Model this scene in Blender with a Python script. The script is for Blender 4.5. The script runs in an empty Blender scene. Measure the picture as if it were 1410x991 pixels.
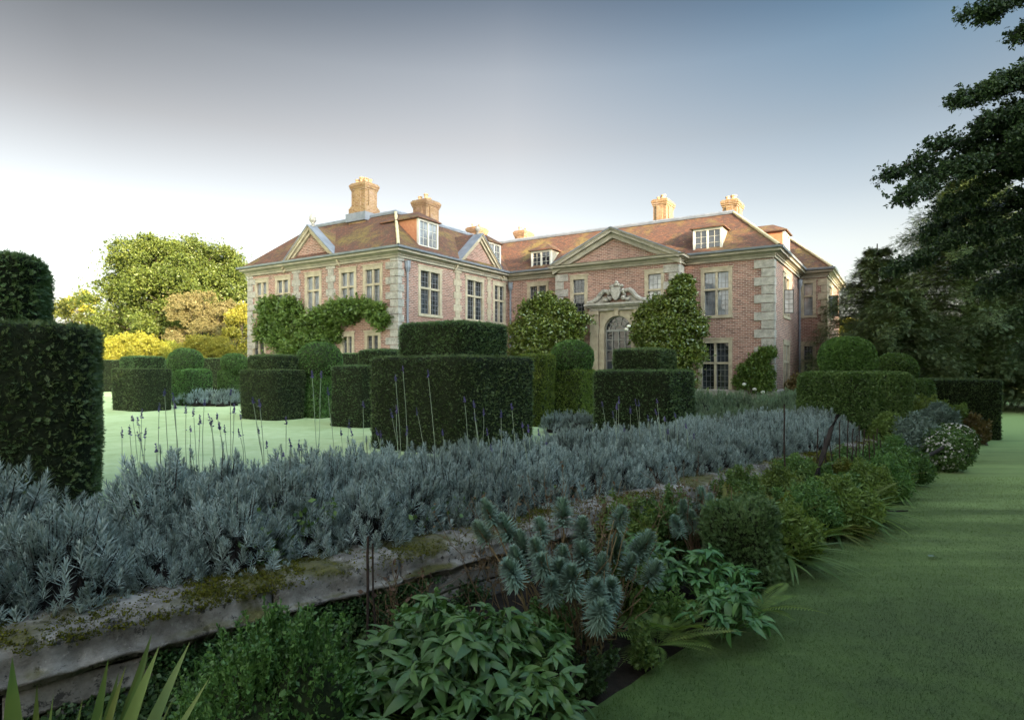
import bpy, math, random
import numpy as np
R = math.radians
rng = np.random.default_rng(11)
random.seed(5)
sc = bpy.context.scene
COL = sc.collection

# ------------------------------------------------------------------ camera, sky, sun, exposure
F, CX, CY, EYE = 850.0, 705.0, 508.0, 2.0
cam_d = bpy.data.cameras.new("camera")
cam = bpy.data.objects.new("camera", cam_d); COL.objects.link(cam)
cam.location = (0, 0, EYE); cam.rotation_euler = (R(90), 0, 0)
cam_d.sensor_width = 36; cam_d.lens = F / 1410 * 36
cam_d.shift_y = (CY - 495.5) / 1410
cam_d.clip_start = 0.05; cam_d.clip_end = 3000
sc.camera = cam

SUN_EL = R(14.0)
SUN_H = (0.60, -0.80)                                   # horizontal direction towards the sun
world = bpy.data.worlds.new("World"); sc.world = world; world.use_nodes = True
wn = world.node_tree; wn.nodes.clear()
wo = wn.nodes.new("ShaderNodeOutputWorld"); wb = wn.nodes.new("ShaderNodeBackground")
sky = wn.nodes.new("ShaderNodeTexSky"); sky.sky_type = 'NISHITA'; sky.sun_disc = False
sky.sun_elevation = SUN_EL; sky.sun_rotation = math.atan2(SUN_H[0], SUN_H[1])
sky.altitude = 50; sky.air_density = 1.0; sky.dust_density = 4.0; sky.ozone_density = 1.0
wb.inputs["Strength"].default_value = 0.15
hs = wn.nodes.new("ShaderNodeHueSaturation"); hs.inputs["Saturation"].default_value = 0.48
wn.links.new(sky.outputs[0], hs.inputs["Color"])
tc = wn.nodes.new("ShaderNodeTexCoord"); sxyz = wn.nodes.new("ShaderNodeSeparateXYZ"); wn.links.new(tc.outputs["Generated"], sxyz.inputs[0])
rp = wn.nodes.new("ShaderNodeValToRGB"); el = rp.color_ramp.elements                 # paler towards the horizon, as in morning mist
for _ in range(6): el.new(.5)
for e, (p, c) in zip(el, ((0.0, (.60, .58, .54)), (.16, (.43, .41, .38)), (.25, (.335, .31, .285)), (.34, (.275, .245, .22)), (.43, (.222, .208, .195)), (.52, (.102, .111, .120)), (.66, (.75, .71, .66)), (1.0, (.95, .90, .83)))): e.position = p; e.color = (*c, 1)
wn.links.new(sxyz.outputs[2], rp.inputs[0])
mm = wn.nodes.new("ShaderNodeMix"); mm.data_type = 'RGBA'; mm.blend_type = 'MULTIPLY'; mm.inputs[0].default_value = 1.0
mr0 = wn.nodes.new("ShaderNodeMapRange"); mr0.inputs[1].default_value = -.15; mr0.inputs[2].default_value = .42; wn.links.new(sxyz.outputs[1], mr0.inputs[0])
m0 = wn.nodes.new("ShaderNodeMix"); m0.data_type = 'RGBA'; m0.inputs[6].default_value = (1.25, 1.17, 1.05, 1)    # brighter half of the sky, on the sunny side
wn.links.new(mr0.outputs[0], m0.inputs[0]); wn.links.new(rp.outputs[0], m0.inputs[7])
wn.links.new(hs.outputs[0], mm.inputs[6]); wn.links.new(m0.outputs[2], mm.inputs[7]); 
mr = wn.nodes.new("ShaderNodeMapRange"); mr.inputs[1].default_value = -.6; mr.inputs[2].default_value = .6; wn.links.new(sxyz.outputs[0], mr.inputs[0])
r2 = wn.nodes.new("ShaderNodeValToRGB"); e2 = r2.color_ramp.elements; e2.new(.5)        # greyer to the left, clearer blue to the right
for e, (p, c) in zip(e2, ((.06, (.39, .39, .385)), (.5, (1.0, 1.02, 1.03)), (.88, (.52, .84, 1.10)))): e.position = p; e.color = (*c, 1)
wn.links.new(mr.outputs[0], r2.inputs[0])
mr2 = wn.nodes.new("ShaderNodeMapRange"); mr2.inputs[1].default_value = .18; mr2.inputs[2].default_value = .48; wn.links.new(sxyz.outputs[2], mr2.inputs[0])
m3 = wn.nodes.new("ShaderNodeMix"); m3.data_type = 'RGBA'; m3.blend_type = 'MULTIPLY'
wn.links.new(mr2.outputs[0], m3.inputs[0]); wn.links.new(mm.outputs[2], m3.inputs[6]); wn.links.new(r2.outputs[0], m3.inputs[7]); wn.links.new(m3.outputs[2], wb.inputs[0]); wn.links.new(wb.outputs[0], wo.inputs[0])
sun_d = bpy.data.lights.new("sun", 'SUN'); sun = bpy.data.objects.new("sun", sun_d); COL.objects.link(sun)
sun_d.energy = 2.8; sun_d.angle = R(0.5); sun_d.color = (1.0, 0.80, 0.52)
from mathutils import Vector
_sd = Vector((SUN_H[0] * math.cos(SUN_EL), SUN_H[1] * math.cos(SUN_EL), math.sin(SUN_EL)))
sun.rotation_euler = _sd.to_track_quat('Z', 'Y').to_euler(); sun.location = (20, -20, 40)
sc.view_settings.view_transform = 'Standard'; sc.view_settings.look = 'None'
sc.view_settings.gamma = 1.0; sc.view_settings.exposure = 2.75
sc.render.engine = 'CYCLES'
cy = sc.cycles
cy.max_bounces = 5; cy.diffuse_bounces = 3; cy.glossy_bounces = 2; cy.transmission_bounces = 3
cy.transparent_max_bounces = 4; cy.caustics_reflective = False; cy.caustics_refractive = False
cy.use_adaptive_sampling = True; cy.adaptive_threshold = 0.01; cy.use_denoising = True

# ------------------------------------------------------------------ node and material helpers
def new_mat(name):
    m = bpy.data.materials.new(name); m.use_nodes = True
    nt = m.node_tree; nt.nodes.clear()
    out = nt.nodes.new("ShaderNodeOutputMaterial")
    return m, nt, out
def N(nt, typ, **kw):
    n = nt.nodes.new(typ)
    for k, v in kw.items():
        if k in n.inputs.keys(): n.inputs[k].default_value = v
        else: setattr(n, k, v)
    return n
def L(nt, a, b): nt.links.new(a, b)
def c4(c): return (c[0], c[1], c[2], 1.0)
def ramp(nt, fac, stops, interp='LINEAR'):
    r = nt.nodes.new("ShaderNodeValToRGB"); r.color_ramp.interpolation = interp
    el = r.color_ramp.elements
    while len(el) < len(stops): el.new(0.5)
    for e, (p, c) in zip(el, stops): e.position = p; e.color = c4(c)
    if fac is not None: L(nt, fac, r.inputs[0])
    return r.outputs[0]
def mix(nt, fac, a, b, blend='MIX'):
    m = nt.nodes.new("ShaderNodeMix"); m.data_type = 'RGBA'; m.blend_type = blend
    if isinstance(fac, (int, float)): m.inputs[0].default_value = fac
    else: L(nt, fac, m.inputs[0])
    for i, x in ((6, a), (7, b)):
        if isinstance(x, tuple): m.inputs[i].default_value = c4(x)
        else: L(nt, x, m.inputs[i])
    return m.outputs[2]
def math_n(nt, op, a, b=0.0):
    m = nt.nodes.new("ShaderNodeMath"); m.operation = op
    for i, x in ((0, a), (1, b)):
        if isinstance(x, (int, float)): m.inputs[i].default_value = x
        else: L(nt, x, m.inputs[i])
    return m.outputs[0]
def noise(nt, vec, scale, detail=4.0, rough=0.55, dist=0.0):
    n = N(nt, "ShaderNodeTexNoise", Scale=scale, Detail=detail, Roughness=rough, Distortion=dist)
    if vec is not None: L(nt, vec, n.inputs["Vector"])
    return n.outputs["Fac"]
def coords(nt, which="Object"): return nt.nodes.new("ShaderNodeTexCoord").outputs[which]
def bump(nt, h, strength=0.5, dist=0.02, prev=None):
    b = N(nt, "ShaderNodeBump", Strength=strength, Distance=dist); L(nt, h, b.inputs["Height"])
    if prev is not None: L(nt, prev, b.inputs["Normal"])
    return b.outputs[0]
def principled(nt, out, col, rough=0.7, normal=None, spec=0.5, metal=0.0, **kw):
    p = nt.nodes.new("ShaderNodeBsdfPrincipled")
    if isinstance(col, tuple): p.inputs["Base Color"].default_value = c4(col)
    else: L(nt, col, p.inputs["Base Color"])
    if isinstance(rough, (int, float)): p.inputs["Roughness"].default_value = rough
    else: L(nt, rough, p.inputs["Roughness"])
    p.inputs["Specular IOR Level"].default_value = spec; p.inputs["Metallic"].default_value = metal
    for k, v in kw.items(): p.inputs[k.replace('_', ' ')].default_value = v
    if normal is not None: L(nt, normal, p.inputs["Normal"])
    if out is not None: L(nt, p.outputs[0], out.inputs[0])
    return p

GAIN = dict(oak_leaves=.85, golden_leaves=1.1, yew_needles=2.05, box_leaves=2.0, conifer_needles=1.7, dark_fir_needles=1.5, dark_broad_leaves=2.5, lavender_leaves=1.55, green_lavender_leaves=1.3, spurge_leaves=1.55, peony_leaves=2.0, fern_fronds=1.9, weed_leaves=1.9, creeping_leaves=1.6, iris_blades=1.25, wisteria_leaves=1.1, lavender_stalks=2.4, russet_leaves=1.3, silvery_leaves=1.15, brown_stems=1.4, lavender_buds=1.3)
def leaf_mat(name, cols, rough=0.5, trans=0.25, scale=1.2, spec=0.35, warm=(1.15, 1.1, 0.6)):
    cols = [tuple(v * GAIN.get(name, 1.0) for v in c) for c in cols]
    m, nt, out = new_mat(name)
    g = nt.nodes.new("ShaderNodeNewGeometry")
    nz = noise(nt, coords(nt), scale, 2.0)
    f = math_n(nt, 'ADD', math_n(nt, 'MULTIPLY', g.outputs["Random Per Island"], 0.55),
               math_n(nt, 'MULTIPLY', math_n(nt, 'SUBTRACT', nz, 0.25), 0.9))
    k = len(cols)
    col = ramp(nt, f, [((i + 0.25) / (k - 0.5), c) for i, c in enumerate(cols)])
    oi = nt.nodes.new("ShaderNodeObjectInfo"); hv = nt.nodes.new("ShaderNodeHueSaturation"); L(nt, col, hv.inputs["Color"])
    L(nt, math_n(nt, 'ADD', math_n(nt, 'MULTIPLY', oi.outputs["Random"], .34), .83), hv.inputs["Value"])
    L(nt, math_n(nt, 'ADD', math_n(nt, 'MULTIPLY', oi.outputs["Random"], .03), .487), hv.inputs["Hue"]); col = hv.outputs[0]
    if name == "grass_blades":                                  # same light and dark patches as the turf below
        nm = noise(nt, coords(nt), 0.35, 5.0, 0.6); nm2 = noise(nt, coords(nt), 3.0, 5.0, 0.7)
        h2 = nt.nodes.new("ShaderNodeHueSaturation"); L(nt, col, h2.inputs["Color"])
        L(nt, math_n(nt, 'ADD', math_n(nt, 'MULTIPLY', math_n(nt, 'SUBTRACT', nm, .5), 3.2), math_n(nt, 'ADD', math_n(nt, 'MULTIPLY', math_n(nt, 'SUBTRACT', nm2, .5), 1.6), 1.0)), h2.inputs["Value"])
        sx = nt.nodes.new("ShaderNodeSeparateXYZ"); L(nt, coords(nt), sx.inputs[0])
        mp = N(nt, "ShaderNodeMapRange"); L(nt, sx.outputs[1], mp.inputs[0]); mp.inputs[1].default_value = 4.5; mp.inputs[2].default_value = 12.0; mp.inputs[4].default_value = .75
        col = mix(nt, mp.outputs[0], h2.outputs[0], (0.24, 0.34, 0.10))                                        # farther blades painted lighter, standing in for dewy sheen
    p = principled(nt, None, col, rough, spec=spec)
    t = nt.nodes.new("ShaderNodeBsdfTranslucent")
    L(nt, mix(nt, 1.0, col, warm, 'MULTIPLY'), t.inputs[0])
    mx = N(nt, "ShaderNodeMixShader", Fac=trans)
    L(nt, p.outputs[0], mx.inputs[1]); L(nt, t.outputs[0], mx.inputs[2]); L(nt, mx.outputs[0], out.inputs[0])
    return m
def plain_mat(name, c1, c2, scale=6.0, rough=0.7, bs=0.3, bd=0.01, spec=0.4, metal=0.0, which="Object"):
    m, nt, out = new_mat(name)
    co = coords(nt, which); f = noise(nt, co, scale, 6.0, 0.6)
    col = ramp(nt, f, [(0.3, c1), (0.7, c2)])
    principled(nt, out, col, rough, bump(nt, f, bs, bd), spec, metal)
    return m

def brick_mat(name, bright=1.0):
    m, nt, out = new_mat(name)
    uv = coords(nt, "UV")
    b = nt.nodes.new("ShaderNodeTexBrick"); L(nt, uv, b.inputs["Vector"])
    b.offset = 0.5
    for k, v in (("Scale", 1.0), ("Mortar Size", 0.011), ("Mortar Smooth", 0.15), ("Bias", 0.0), ("Brick Width", 0.27), ("Row Height", 0.095)):
        b.inputs[k].default_value = v
    s = bright
    b.inputs["Color1"].default_value = (0.30 * s, 0.150 * s, 0.118 * s, 1); b.inputs["Color2"].default_value = (0.12 * s, 0.056 * s, 0.046 * s, 1)
    b.inputs["Mortar"].default_value = (0.40 * s, 0.34 * s, 0.29 * s, 1)
    n1 = noise(nt, uv, 0.8, 6.0, 0.65); n2 = noise(nt, uv, 5.5, 4.0, 0.7)
    n3 = noise(nt, uv, 0.35, 3.0)
    col = mix(nt, ramp(nt, n2, [(0.52, (0, 0, 0)), (0.72, (0.75,) * 3)]), b.outputs["Color"], (0.36 * s, 0.25 * s, 0.21 * s))
    col = mix(nt, ramp(nt, n1, [(0.55, (0, 0, 0)), (0.75, (0.55,) * 3)]), col, (0.34 * s, 0.27 * s, 0.235 * s))
    col = mix(nt, ramp(nt, n3, [(0.45, (0, 0, 0)), (0.7, (0.5,) * 3)]), col, (0.17 * s, 0.085 * s, 0.07 * s))
    h = math_n(nt, 'ADD', math_n(nt, 'MULTIPLY', b.outputs["Fac"], -1.0), math_n(nt, 'MULTIPLY', n2, 0.4))
    principled(nt, out, col, 0.85, bump(nt, h, 0.35, 0.010), 0.25)
    return m
def stone_mat(name, base, dark, lichen, amt=0.5, scale=2.5):
    m, nt, out = new_mat(name)
    co = coords(nt)
    n1 = noise(nt, co, scale, 8.0, 0.68); n2 = noise(nt, co, scale * 4, 6.0, 0.7); n3 = noise(nt, co, scale * 0.6, 4.0)
    col = ramp(nt, n1, [(0.3, dark), (0.62, base)])
    col = mix(nt, ramp(nt, n2, [(0.55, (0, 0, 0)), (0.68, (amt,) * 3)]), col, lichen)
    col = mix(nt, ramp(nt, n3, [(0.5, (0, 0, 0)), (0.75, (0.4,) * 3)]), col, dark)
    principled(nt, out, col, 0.85, bump(nt, n2, 0.6, 0.012, bump(nt, n1, 0.5, 0.03)), 0.25)
    return m
def tile_mat(name):
    m, nt, out = new_mat(name)
    uv = coords(nt, "UV")
    b = nt.nodes.new("ShaderNodeTexBrick"); L(nt, uv, b.inputs["Vector"]); b.offset = 0.5
    for k, v in (("Scale", 1.0), ("Mortar Size", 0.006), ("Mortar Smooth", 0.1), ("Bias", -0.1), ("Brick Width", 0.17), ("Row Height", 0.11)):
        b.inputs[k].default_value = v
    b.inputs["Color1"].default_value = (0.165, 0.072, 0.042, 1); b.inputs["Color2"].default_value = (0.075, 0.042, 0.034, 1)
    b.inputs["Mortar"].default_value = (0.05, 0.03, 0.025, 1)
    n1 = noise(nt, uv, 0.55, 6.0, 0.65); n2 = noise(nt, uv, 3.5, 5.0, 0.7); n3 = noise(nt, uv, 9.0, 3.0)
    col = mix(nt, ramp(nt, n1, [(0.48, (0, 0, 0)), (0.62, (0.85,) * 3)]), b.outputs["Color"], (0.17, 0.125, 0.04))
    col = mix(nt, ramp(nt, n2, [(0.50, (0, 0, 0)), (0.62, (0.8,) * 3)]), col, (0.06, 0.036, 0.03))
    n5 = noise(nt, uv, 1.3, 5.0, 0.7); col = mix(nt, ramp(nt, n5, [(0.50, (0, 0, 0)), (0.66, (0.55,) * 3)]), col, (0.09, 0.055, 0.04))
    col = mix(nt, ramp(nt, n3, [(0.66, (0, 0, 0)), (0.74, (0.7,) * 3)]), col, (0.45, 0.38, 0.24))
    sx = nt.nodes.new("ShaderNodeSeparateXYZ"); L(nt, uv, sx.inputs[0])
    saw = math_n(nt, 'FRACT', math_n(nt, 'DIVIDE', sx.outputs[1], 0.11))
    h = math_n(nt, 'ADD', math_n(nt, 'MULTIPLY', saw, -1.0), math_n(nt, 'MULTIPLY', n2, 1.2))
    principled(nt, out, col, 0.85, bump(nt, h, 0.8, 0.03), 0.25)
    return m
def glass_mat(name, tint, rough=0.03):
    m, nt, out = new_mat(name)
    co = coords(nt)
    n = noise(nt, co, 3.0, 2.0)
    n2 = noise(nt, co, 0.9, 3.0)
    col = mix(nt, ramp(nt, n2, [(0.4, (0, 0, 0)), (0.6, (1, 1, 1))]), tint, tuple(x * 0.35 for x in tint))
    principled(nt, out, col, rough, bump(nt, n, 0.25, 0.02), 0.9)
    return m

MB_BRICK = brick_mat("old_brick")
M_STONE = stone_mat("dressed_stone", (0.40, 0.345, 0.255), (0.24, 0.20, 0.145), (0.32, 0.30, 0.26), 0.5)
M_GREY = stone_mat("weathered_quoin_stone", (0.36, 0.335, 0.30), (0.17, 0.16, 0.145), (0.42, 0.40, 0.37), 0.7, 3.5)
M_CREAM = stone_mat("pale_cornice_stone", (0.33, 0.295, 0.235), (0.20, 0.185, 0.155), (0.28, 0.27, 0.25), 0.4, 1.8)
M_LEAD = plain_mat("weathered_lead", (0.11, 0.125, 0.155), (0.19, 0.205, 0.24), 2.0, 0.5, 0.2, 0.01)
M_TILE = tile_mat("clay_tiles")
M_HANG = plain_mat("tile_hanging", (0.36, 0.14, 0.07), (0.46, 0.21, 0.11), 6.0, 0.8)
M_CHIM = brick_mat("chimney_brick", 1.0)
for _n in M_CHIM.node_tree.nodes:
    if _n.type == 'TEX_BRICK':
        _n.inputs["Color1"].default_value = (0.25, 0.15, 0.07, 1); _n.inputs["Color2"].default_value = (0.16, 0.082, 0.036, 1); _n.inputs["Mortar"].default_value = (0.28, 0.22, 0.14, 1)
M_POT = plain_mat("terracotta_pot", (0.42, 0.24, 0.13), (0.55, 0.38, 0.22), 5.0, 0.8)
M_WHITE = plain_mat("white_paint", (0.44, 0.42, 0.37), (0.54, 0.52, 0.47), 4.0, 0.5)
M_GLASS = glass_mat("dark_leaded_glass", (0.035, 0.04, 0.05))
M_GLASS_PALE = glass_mat("painted_reflection_glass", (0.24, 0.26, 0.29))  # pale base colour stands in for sky reflected in the panes
M_BLIND = glass_mat("glass_over_blind", (0.45, 0.45, 0.46))
M_CAME = plain_mat("window_lead", (0.10, 0.10, 0.11), (0.2, 0.2, 0.2), 9.0, 0.6)
M_IRON = plain_mat("black_iron", (0.02, 0.02, 0.02), (0.045, 0.04, 0.035), 9.0, 0.6)
M_RUST = plain_mat("rusty_iron", (0.016, 0.012, 0.010), (0.045, 0.026, 0.018), 25.0, 0.85)
M_BARK = plain_mat("bark", (0.035, 0.028, 0.02), (0.10, 0.08, 0.06), 9.0, 0.9, 0.8, 0.03)
M_WOOD = plain_mat("dark_weathered_wood", (0.010, 0.008, 0.007), (0.035, 0.027, 0.022), 14.0, 0.85)
M_WIRE = plain_mat("galvanised_wire", (0.30, 0.31, 0.32), (0.45, 0.46, 0.47), 30.0, 0.4, metal=0.6)

# ------------------------------------------------------------------ mesh helpers
def link(o, parent=None):
    COL.objects.link(o)
    if parent is not None: o.parent = parent
    return o
def tag(o, label=None, cat=None, group=None, kind=None):
    if label: o["label"] = label
    if cat: o["category"] = cat
    if group: o["group"] = group
    if kind: o["kind"] = kind
    return o
def thing(name, label, cat, loc=(0, 0, 0), rz=0.0, group=None):
    o = bpy.data.objects.new(name, None); o.empty_display_size = 0.2
    o.location = loc; o.rotation_euler = (0, 0, rz); link(o)
    return tag(o, label, cat, group)
def qmesh(name, chunks, mats, parent=None, smooth=False, uv=None):
    """chunks: list of (V (n,3), F (m,4) quads, material index)"""
    Vs, Fs, Ms, off = [], [], [], 0
    for ch in chunks:
        V, Fq, mi = ch if len(ch) == 3 else (ch[0], ch[1], 0)
        Vs.append(np.asarray(V, float)); Fs.append(np.asarray(Fq, np.int64) + off); off += len(V)
        Ms.append(np.full(len(Fq), mi, np.int32))
    V = np.concatenate(Vs).astype(np.float32); Fq = np.concatenate(Fs).astype(np.int32); Mi = np.concatenate(Ms)
    me = bpy.data.meshes.new(name)
    me.vertices.add(len(V)); me.vertices.foreach_set("co", V.ravel())
    me.loops.add(Fq.size); me.loops.foreach_set("vertex_index", Fq.ravel())
    me.polygons.add(len(Fq)); me.polygons.foreach_set("loop_start", np.arange(0, Fq.size, 4, dtype=np.int32))
    for m in (mats if isinstance(mats, (list, tuple)) else [mats]): me.materials.append(m)
    me.polygons.foreach_set("material_index", Mi)
    if smooth: me.polygons.foreach_set("use_smooth", np.ones(len(Fq), bool))
    me.update(calc_edges=True)
    if uv is not None:
        u = me.uv_layers.new(name="UVMap"); u.data.foreach_set("uv", np.asarray(uv, np.float32)[Fq.ravel()].ravel())
    return link(bpy.data.objects.new(name, me), parent)

class MB:
    """hard surfaced mesh with automatic uv in metres"""
    def __init__(s): s.V = []; s.F = []; s.M = []; s.mi = 0
    def poly(s, pts):
        b = len(s.V); s.V += [tuple(p) for p in pts]; s.F.append(list(range(b, b + len(pts)))); s.M.append(s.mi)
    def box(s, x0, x1, y0, y1, z0, z1):
        x0, x1 = sorted((x0, x1)); y0, y1 = sorted((y0, y1)); z0, z1 = sorted((z0, z1))
        a = [(x0, y0), (x1, y0), (x1, y1), (x0, y1)]
        for i in range(4):
            p, q = a[i], a[(i + 1) % 4]
            s.poly([(p[0], p[1], z0), (q[0], q[1], z0), (q[0], q[1], z1), (p[0], p[1], z1)])
        s.poly([(x, y, z1) for x, y in a]); s.poly([(x, y, z0) for x, y in reversed(a)])
    def hexa(s, b, t):
        """prism between bottom loop b and top loop t (lists of 3d points, ccw from above)"""
        n = len(b)
        for i in range(n):
            j = (i + 1) % n; s.poly([b[i], b[j], t[j], t[i]])
        s.poly(t); s.poly(list(reversed(b)))
    def lathe(s, x, y, prof, n=12):
        for (r0, z0), (r1, z1) in zip(prof[:-1], prof[1:]):
            for i in range(n):
                a, b = 2 * math.pi * i / n, 2 * math.pi * (i + 1) / n
                s.poly([(x + r0 * math.cos(a), y + r0 * math.sin(a), z0), (x + r0 * math.cos(b), y + r0 * math.sin(b), z0),
                        (x + r1 * math.cos(b), y + r1 * math.sin(b), z1), (x + r1 * math.cos(a), y + r1 * math.sin(a), z1)])
    def build(s, name, mats, parent=None, smooth=False):
        me = bpy.data.meshes.new(name); me.from_pydata(s.V, [], s.F)
        for m in (mats if isinstance(mats, (list, tuple)) else [mats]): me.materials.append(m)
        for p, mi in zip(me.polygons, s.M): p.material_index = mi; p.use_smooth = smooth
        uvl = me.uv_layers.new(name="UVMap")
        for p in me.polygons:
            n = p.normal
            t = Vector((1, 0, 0)) if abs(n.z) > 0.99 else Vector((0, 0, 1)).cross(n).normalized()
            b = n.cross(t)
            for li in p.loop_indices:
                v = me.vertices[me.loops[li].vertex_index].co
                uvl.data[li].uv = (v.dot(t), v.dot(b))
        me.update()
        return link(bpy.data.objects.new(name, me), parent)

def at(px, Z, z=0.0): return ((px - CX) / F * Z, Z, z)
def zz(py, Z): return EYE + (CY - py) / F * Z
def unit(a): return a / np.maximum(np.linalg.norm(a, axis=-1, keepdims=True), 1e-9)
def rvec(n): return unit(rng.normal(size=(n, 3)))
_fd = rng.normal(size=(14, 3)); _fp = rng.uniform(0, 6.28, 14)
def fbm(V, scale):
    """smooth noise of points, about -1..1"""
    V = np.asarray(V) * scale; s = 0
    for i in range(14):
        k = 1.0 if i < 5 else (2.1 if i < 9 else 4.3)
        s = s + np.sin(V @ _fd[i] * k + _fp[i]) / (k ** 0.7)
    return s / 4.5

# templates: x along the axis, y sideways, z out of the leaf
def T_leaf(w=0.28, bend=0.08):
    return np.array([(0, 0, 0), (.45, -w, bend), (1, 0, -bend), (.45, w, bend)], float), np.array([[0, 1, 2, 3]])
def T_multi(leafs):
    """leafs: list of (base, dir, len, halfwidth, normal-ish)"""
    V, Fq = [], []
    for b, d, l, w, up in leafs:
        b = np.array(b, float); d = np.array(d, float); d /= np.linalg.norm(d)
        s = np.cross(np.array(up, float), d); s /= max(np.linalg.norm(s), 1e-6)
        n = np.cross(d, s); k = len(V)
        V += [b, b + d * l * .45 - s * w + n * w * .3, b + d * l, b + d * l * .45 + s * w + n * w * .3]; Fq.append([k, k + 1, k + 2, k + 3])
    return np.array(V), np.array(Fq)
def T_sprig(pairs=5, nl=0.42, w=0.055, ang=52):
    ls = []
    for i in range(pairs):
        x = 0.08 + 0.8 * i / pairs; l = nl * (1 - 0.45 * i / pairs)
        for sg in (-1, 1):
            ls.append(((x, 0, 0), (math.cos(R(ang)), sg * math.sin(R(ang)), random.uniform(-.15, .3)), l, w, (0, 0, 1)))
    ls.append(((0.75, 0, 0), (1, 0, .05), 0.35, w, (0, 0, 1)))
    ls.append(((0.0, 0, 0), (1, 0, 0), 0.95, 0.012, (0, 0, 1)))
    return T_multi(ls)
def T_whorl(rings=5, per=5, ll=0.42, w=0.035, a0=62, a1=18):
    """upright shoot with whorls of narrow leaves"""
    ls = []
    for i in range(rings):
        t = i / (rings - 1); a = R(a0 + (a1 - a0) * t)
        for j in range(per):
            ph = 2 * math.pi * (j + 0.5 * (i % 2)) / per + random.uniform(-.3, .3)
            d = (math.cos(a), math.sin(a) * math.cos(ph), math.sin(a) * math.sin(ph))
            ls.append(((0.12 + 0.55 * t, 0, 0), d, ll * random.uniform(.8, 1.15) * (1 - .3 * t), w, (1, .2, .1)))
    return T_multi(ls)
def T_cluster(n=6, w=0.2, spread=1.0):
    """loose bunch of leaves round a twig end"""
    ls = []
    for i in range(n):
        d = np.array([random.uniform(-.2, 1), random.uniform(-1, 1) * spread, random.uniform(-1, 1) * spread])
        ls.append((np.array([random.uniform(0, .5), random.uniform(-.3, .3), random.uniform(-.3, .3)]), d, random.uniform(.45, .75), w * random.uniform(.7, 1.1), rng.normal(size=3)))
    return T_multi(ls)
def T_blade(segs=4, w=0.1, droop=0.25, fold=0.25, tipw=0.02, prof=None):
    """curved leaf with a fold along its middle"""
    V = []; Fq = []
    for i in range(segs + 1):
        t = i / segs
        hw = (w * (math.sin(math.pi * (0.12 + 0.86 * t)) ** 0.8) if prof is None else prof(t) * w)
        x = t * (1 - 0.25 * droop * t); z = -droop * t * t
        V += [(x, -hw, z + fold * hw), (x, 0, z), (x, hw, z + fold * hw)]
        if i < segs:
            a = 3 * i; Fq += [[a, a + 3, a + 4, a + 1], [a + 1, a + 4, a + 5, a + 2]]
    return np.array(V), np.array(Fq)
def t_join(parts):
    V, Fq, o = [], [], 0
    for v, f in parts: V.append(v); Fq.append(f + o); o += len(v)
    return np.concatenate(V), np.concatenate(Fq)
def t_place(T, base, d, s, up=(0, 0, 1)):
    return scatter(T, np.array([base], float), np.array([d], float), np.array([s], float), np.array([up], float))
def scatter(T, P, D, S, up=None):
    V0, F0 = T; n = len(P)
    d = unit(np.asarray(D, float)); ref = rvec(n) if up is None else np.broadcast_to(np.asarray(up, float), (n, 3))
    s = np.cross(ref, d); bad = np.linalg.norm(s, axis=1) < 1e-3
    if bad.any(): s[bad] = np.cross(rvec(int(bad.sum())), d[bad])
    s = unit(s); t = np.cross(d, s)
    S = np.broadcast_to(np.asarray(S, float), (n,))
    V = P[:, None, :] + S[:, None, None] * (V0[None, :, 0:1] * d[:, None] + V0[None, :, 1:2] * s[:, None] + V0[None, :, 2:3] * t[:, None])
    Fq = F0[None] + (np.arange(n) * len(V0))[:, None, None]
    return V.reshape(-1, 3), Fq.reshape(-1, 4)
def mixed(Ts, P, D, S, up=None):
    """scatter with several templates"""
    S = np.broadcast_to(np.asarray(S, float), (len(P),)); k = rng.integers(0, len(Ts), len(P)); out = []
    for i, T in enumerate(Ts):
        m = k == i
        if m.any():
            u = None if up is None else (up if np.ndim(up) == 1 else np.asarray(up)[m])
            out.append(t := scatter(T, P[m], D[m], S[m], u))
    return t_join(out)
def tube(path, radii, n=6):
    path = np.asarray(path, float); k = len(path); radii = np.broadcast_to(np.asarray(radii, float), (k,))
    tang = unit(np.gradient(path, axis=0)); ref = np.array([0.31, 0.17, 0.93])
    s = np.cross(tang, ref); bad = np.linalg.norm(s, axis=1) < .2; s[bad] = np.cross(tang[bad], np.array([1., 0, 0])); s = unit(s); t = np.cross(tang, s)
    a = np.arange(n) * 2 * math.pi / n
    V = path[:, None] + radii[:, None, None] * (np.cos(a)[None, :, None] * s[:, None] + np.sin(a)[None, :, None] * t[:, None])
    Fq = [[i * n + j, i * n + (j + 1) % n, (i + 1) * n + (j + 1) % n, (i + 1) * n + j] for i in range(k - 1) for j in range(n)]
    return V.reshape(-1, 3), np.array(Fq)
def curve_pts(a, b, sag=0.0, n=8, wob=0.0):
    a = np.array(a, float); b = np.array(b, float); t = np.linspace(0, 1, n)[:, None]
    p = a + (b - a) * t; p[:, 2] += sag * 4 * (t * (1 - t))[:, 0]
    if wob: p[1:-1] += rng.normal(size=(n - 2, 3)) * wob
    return p
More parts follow.
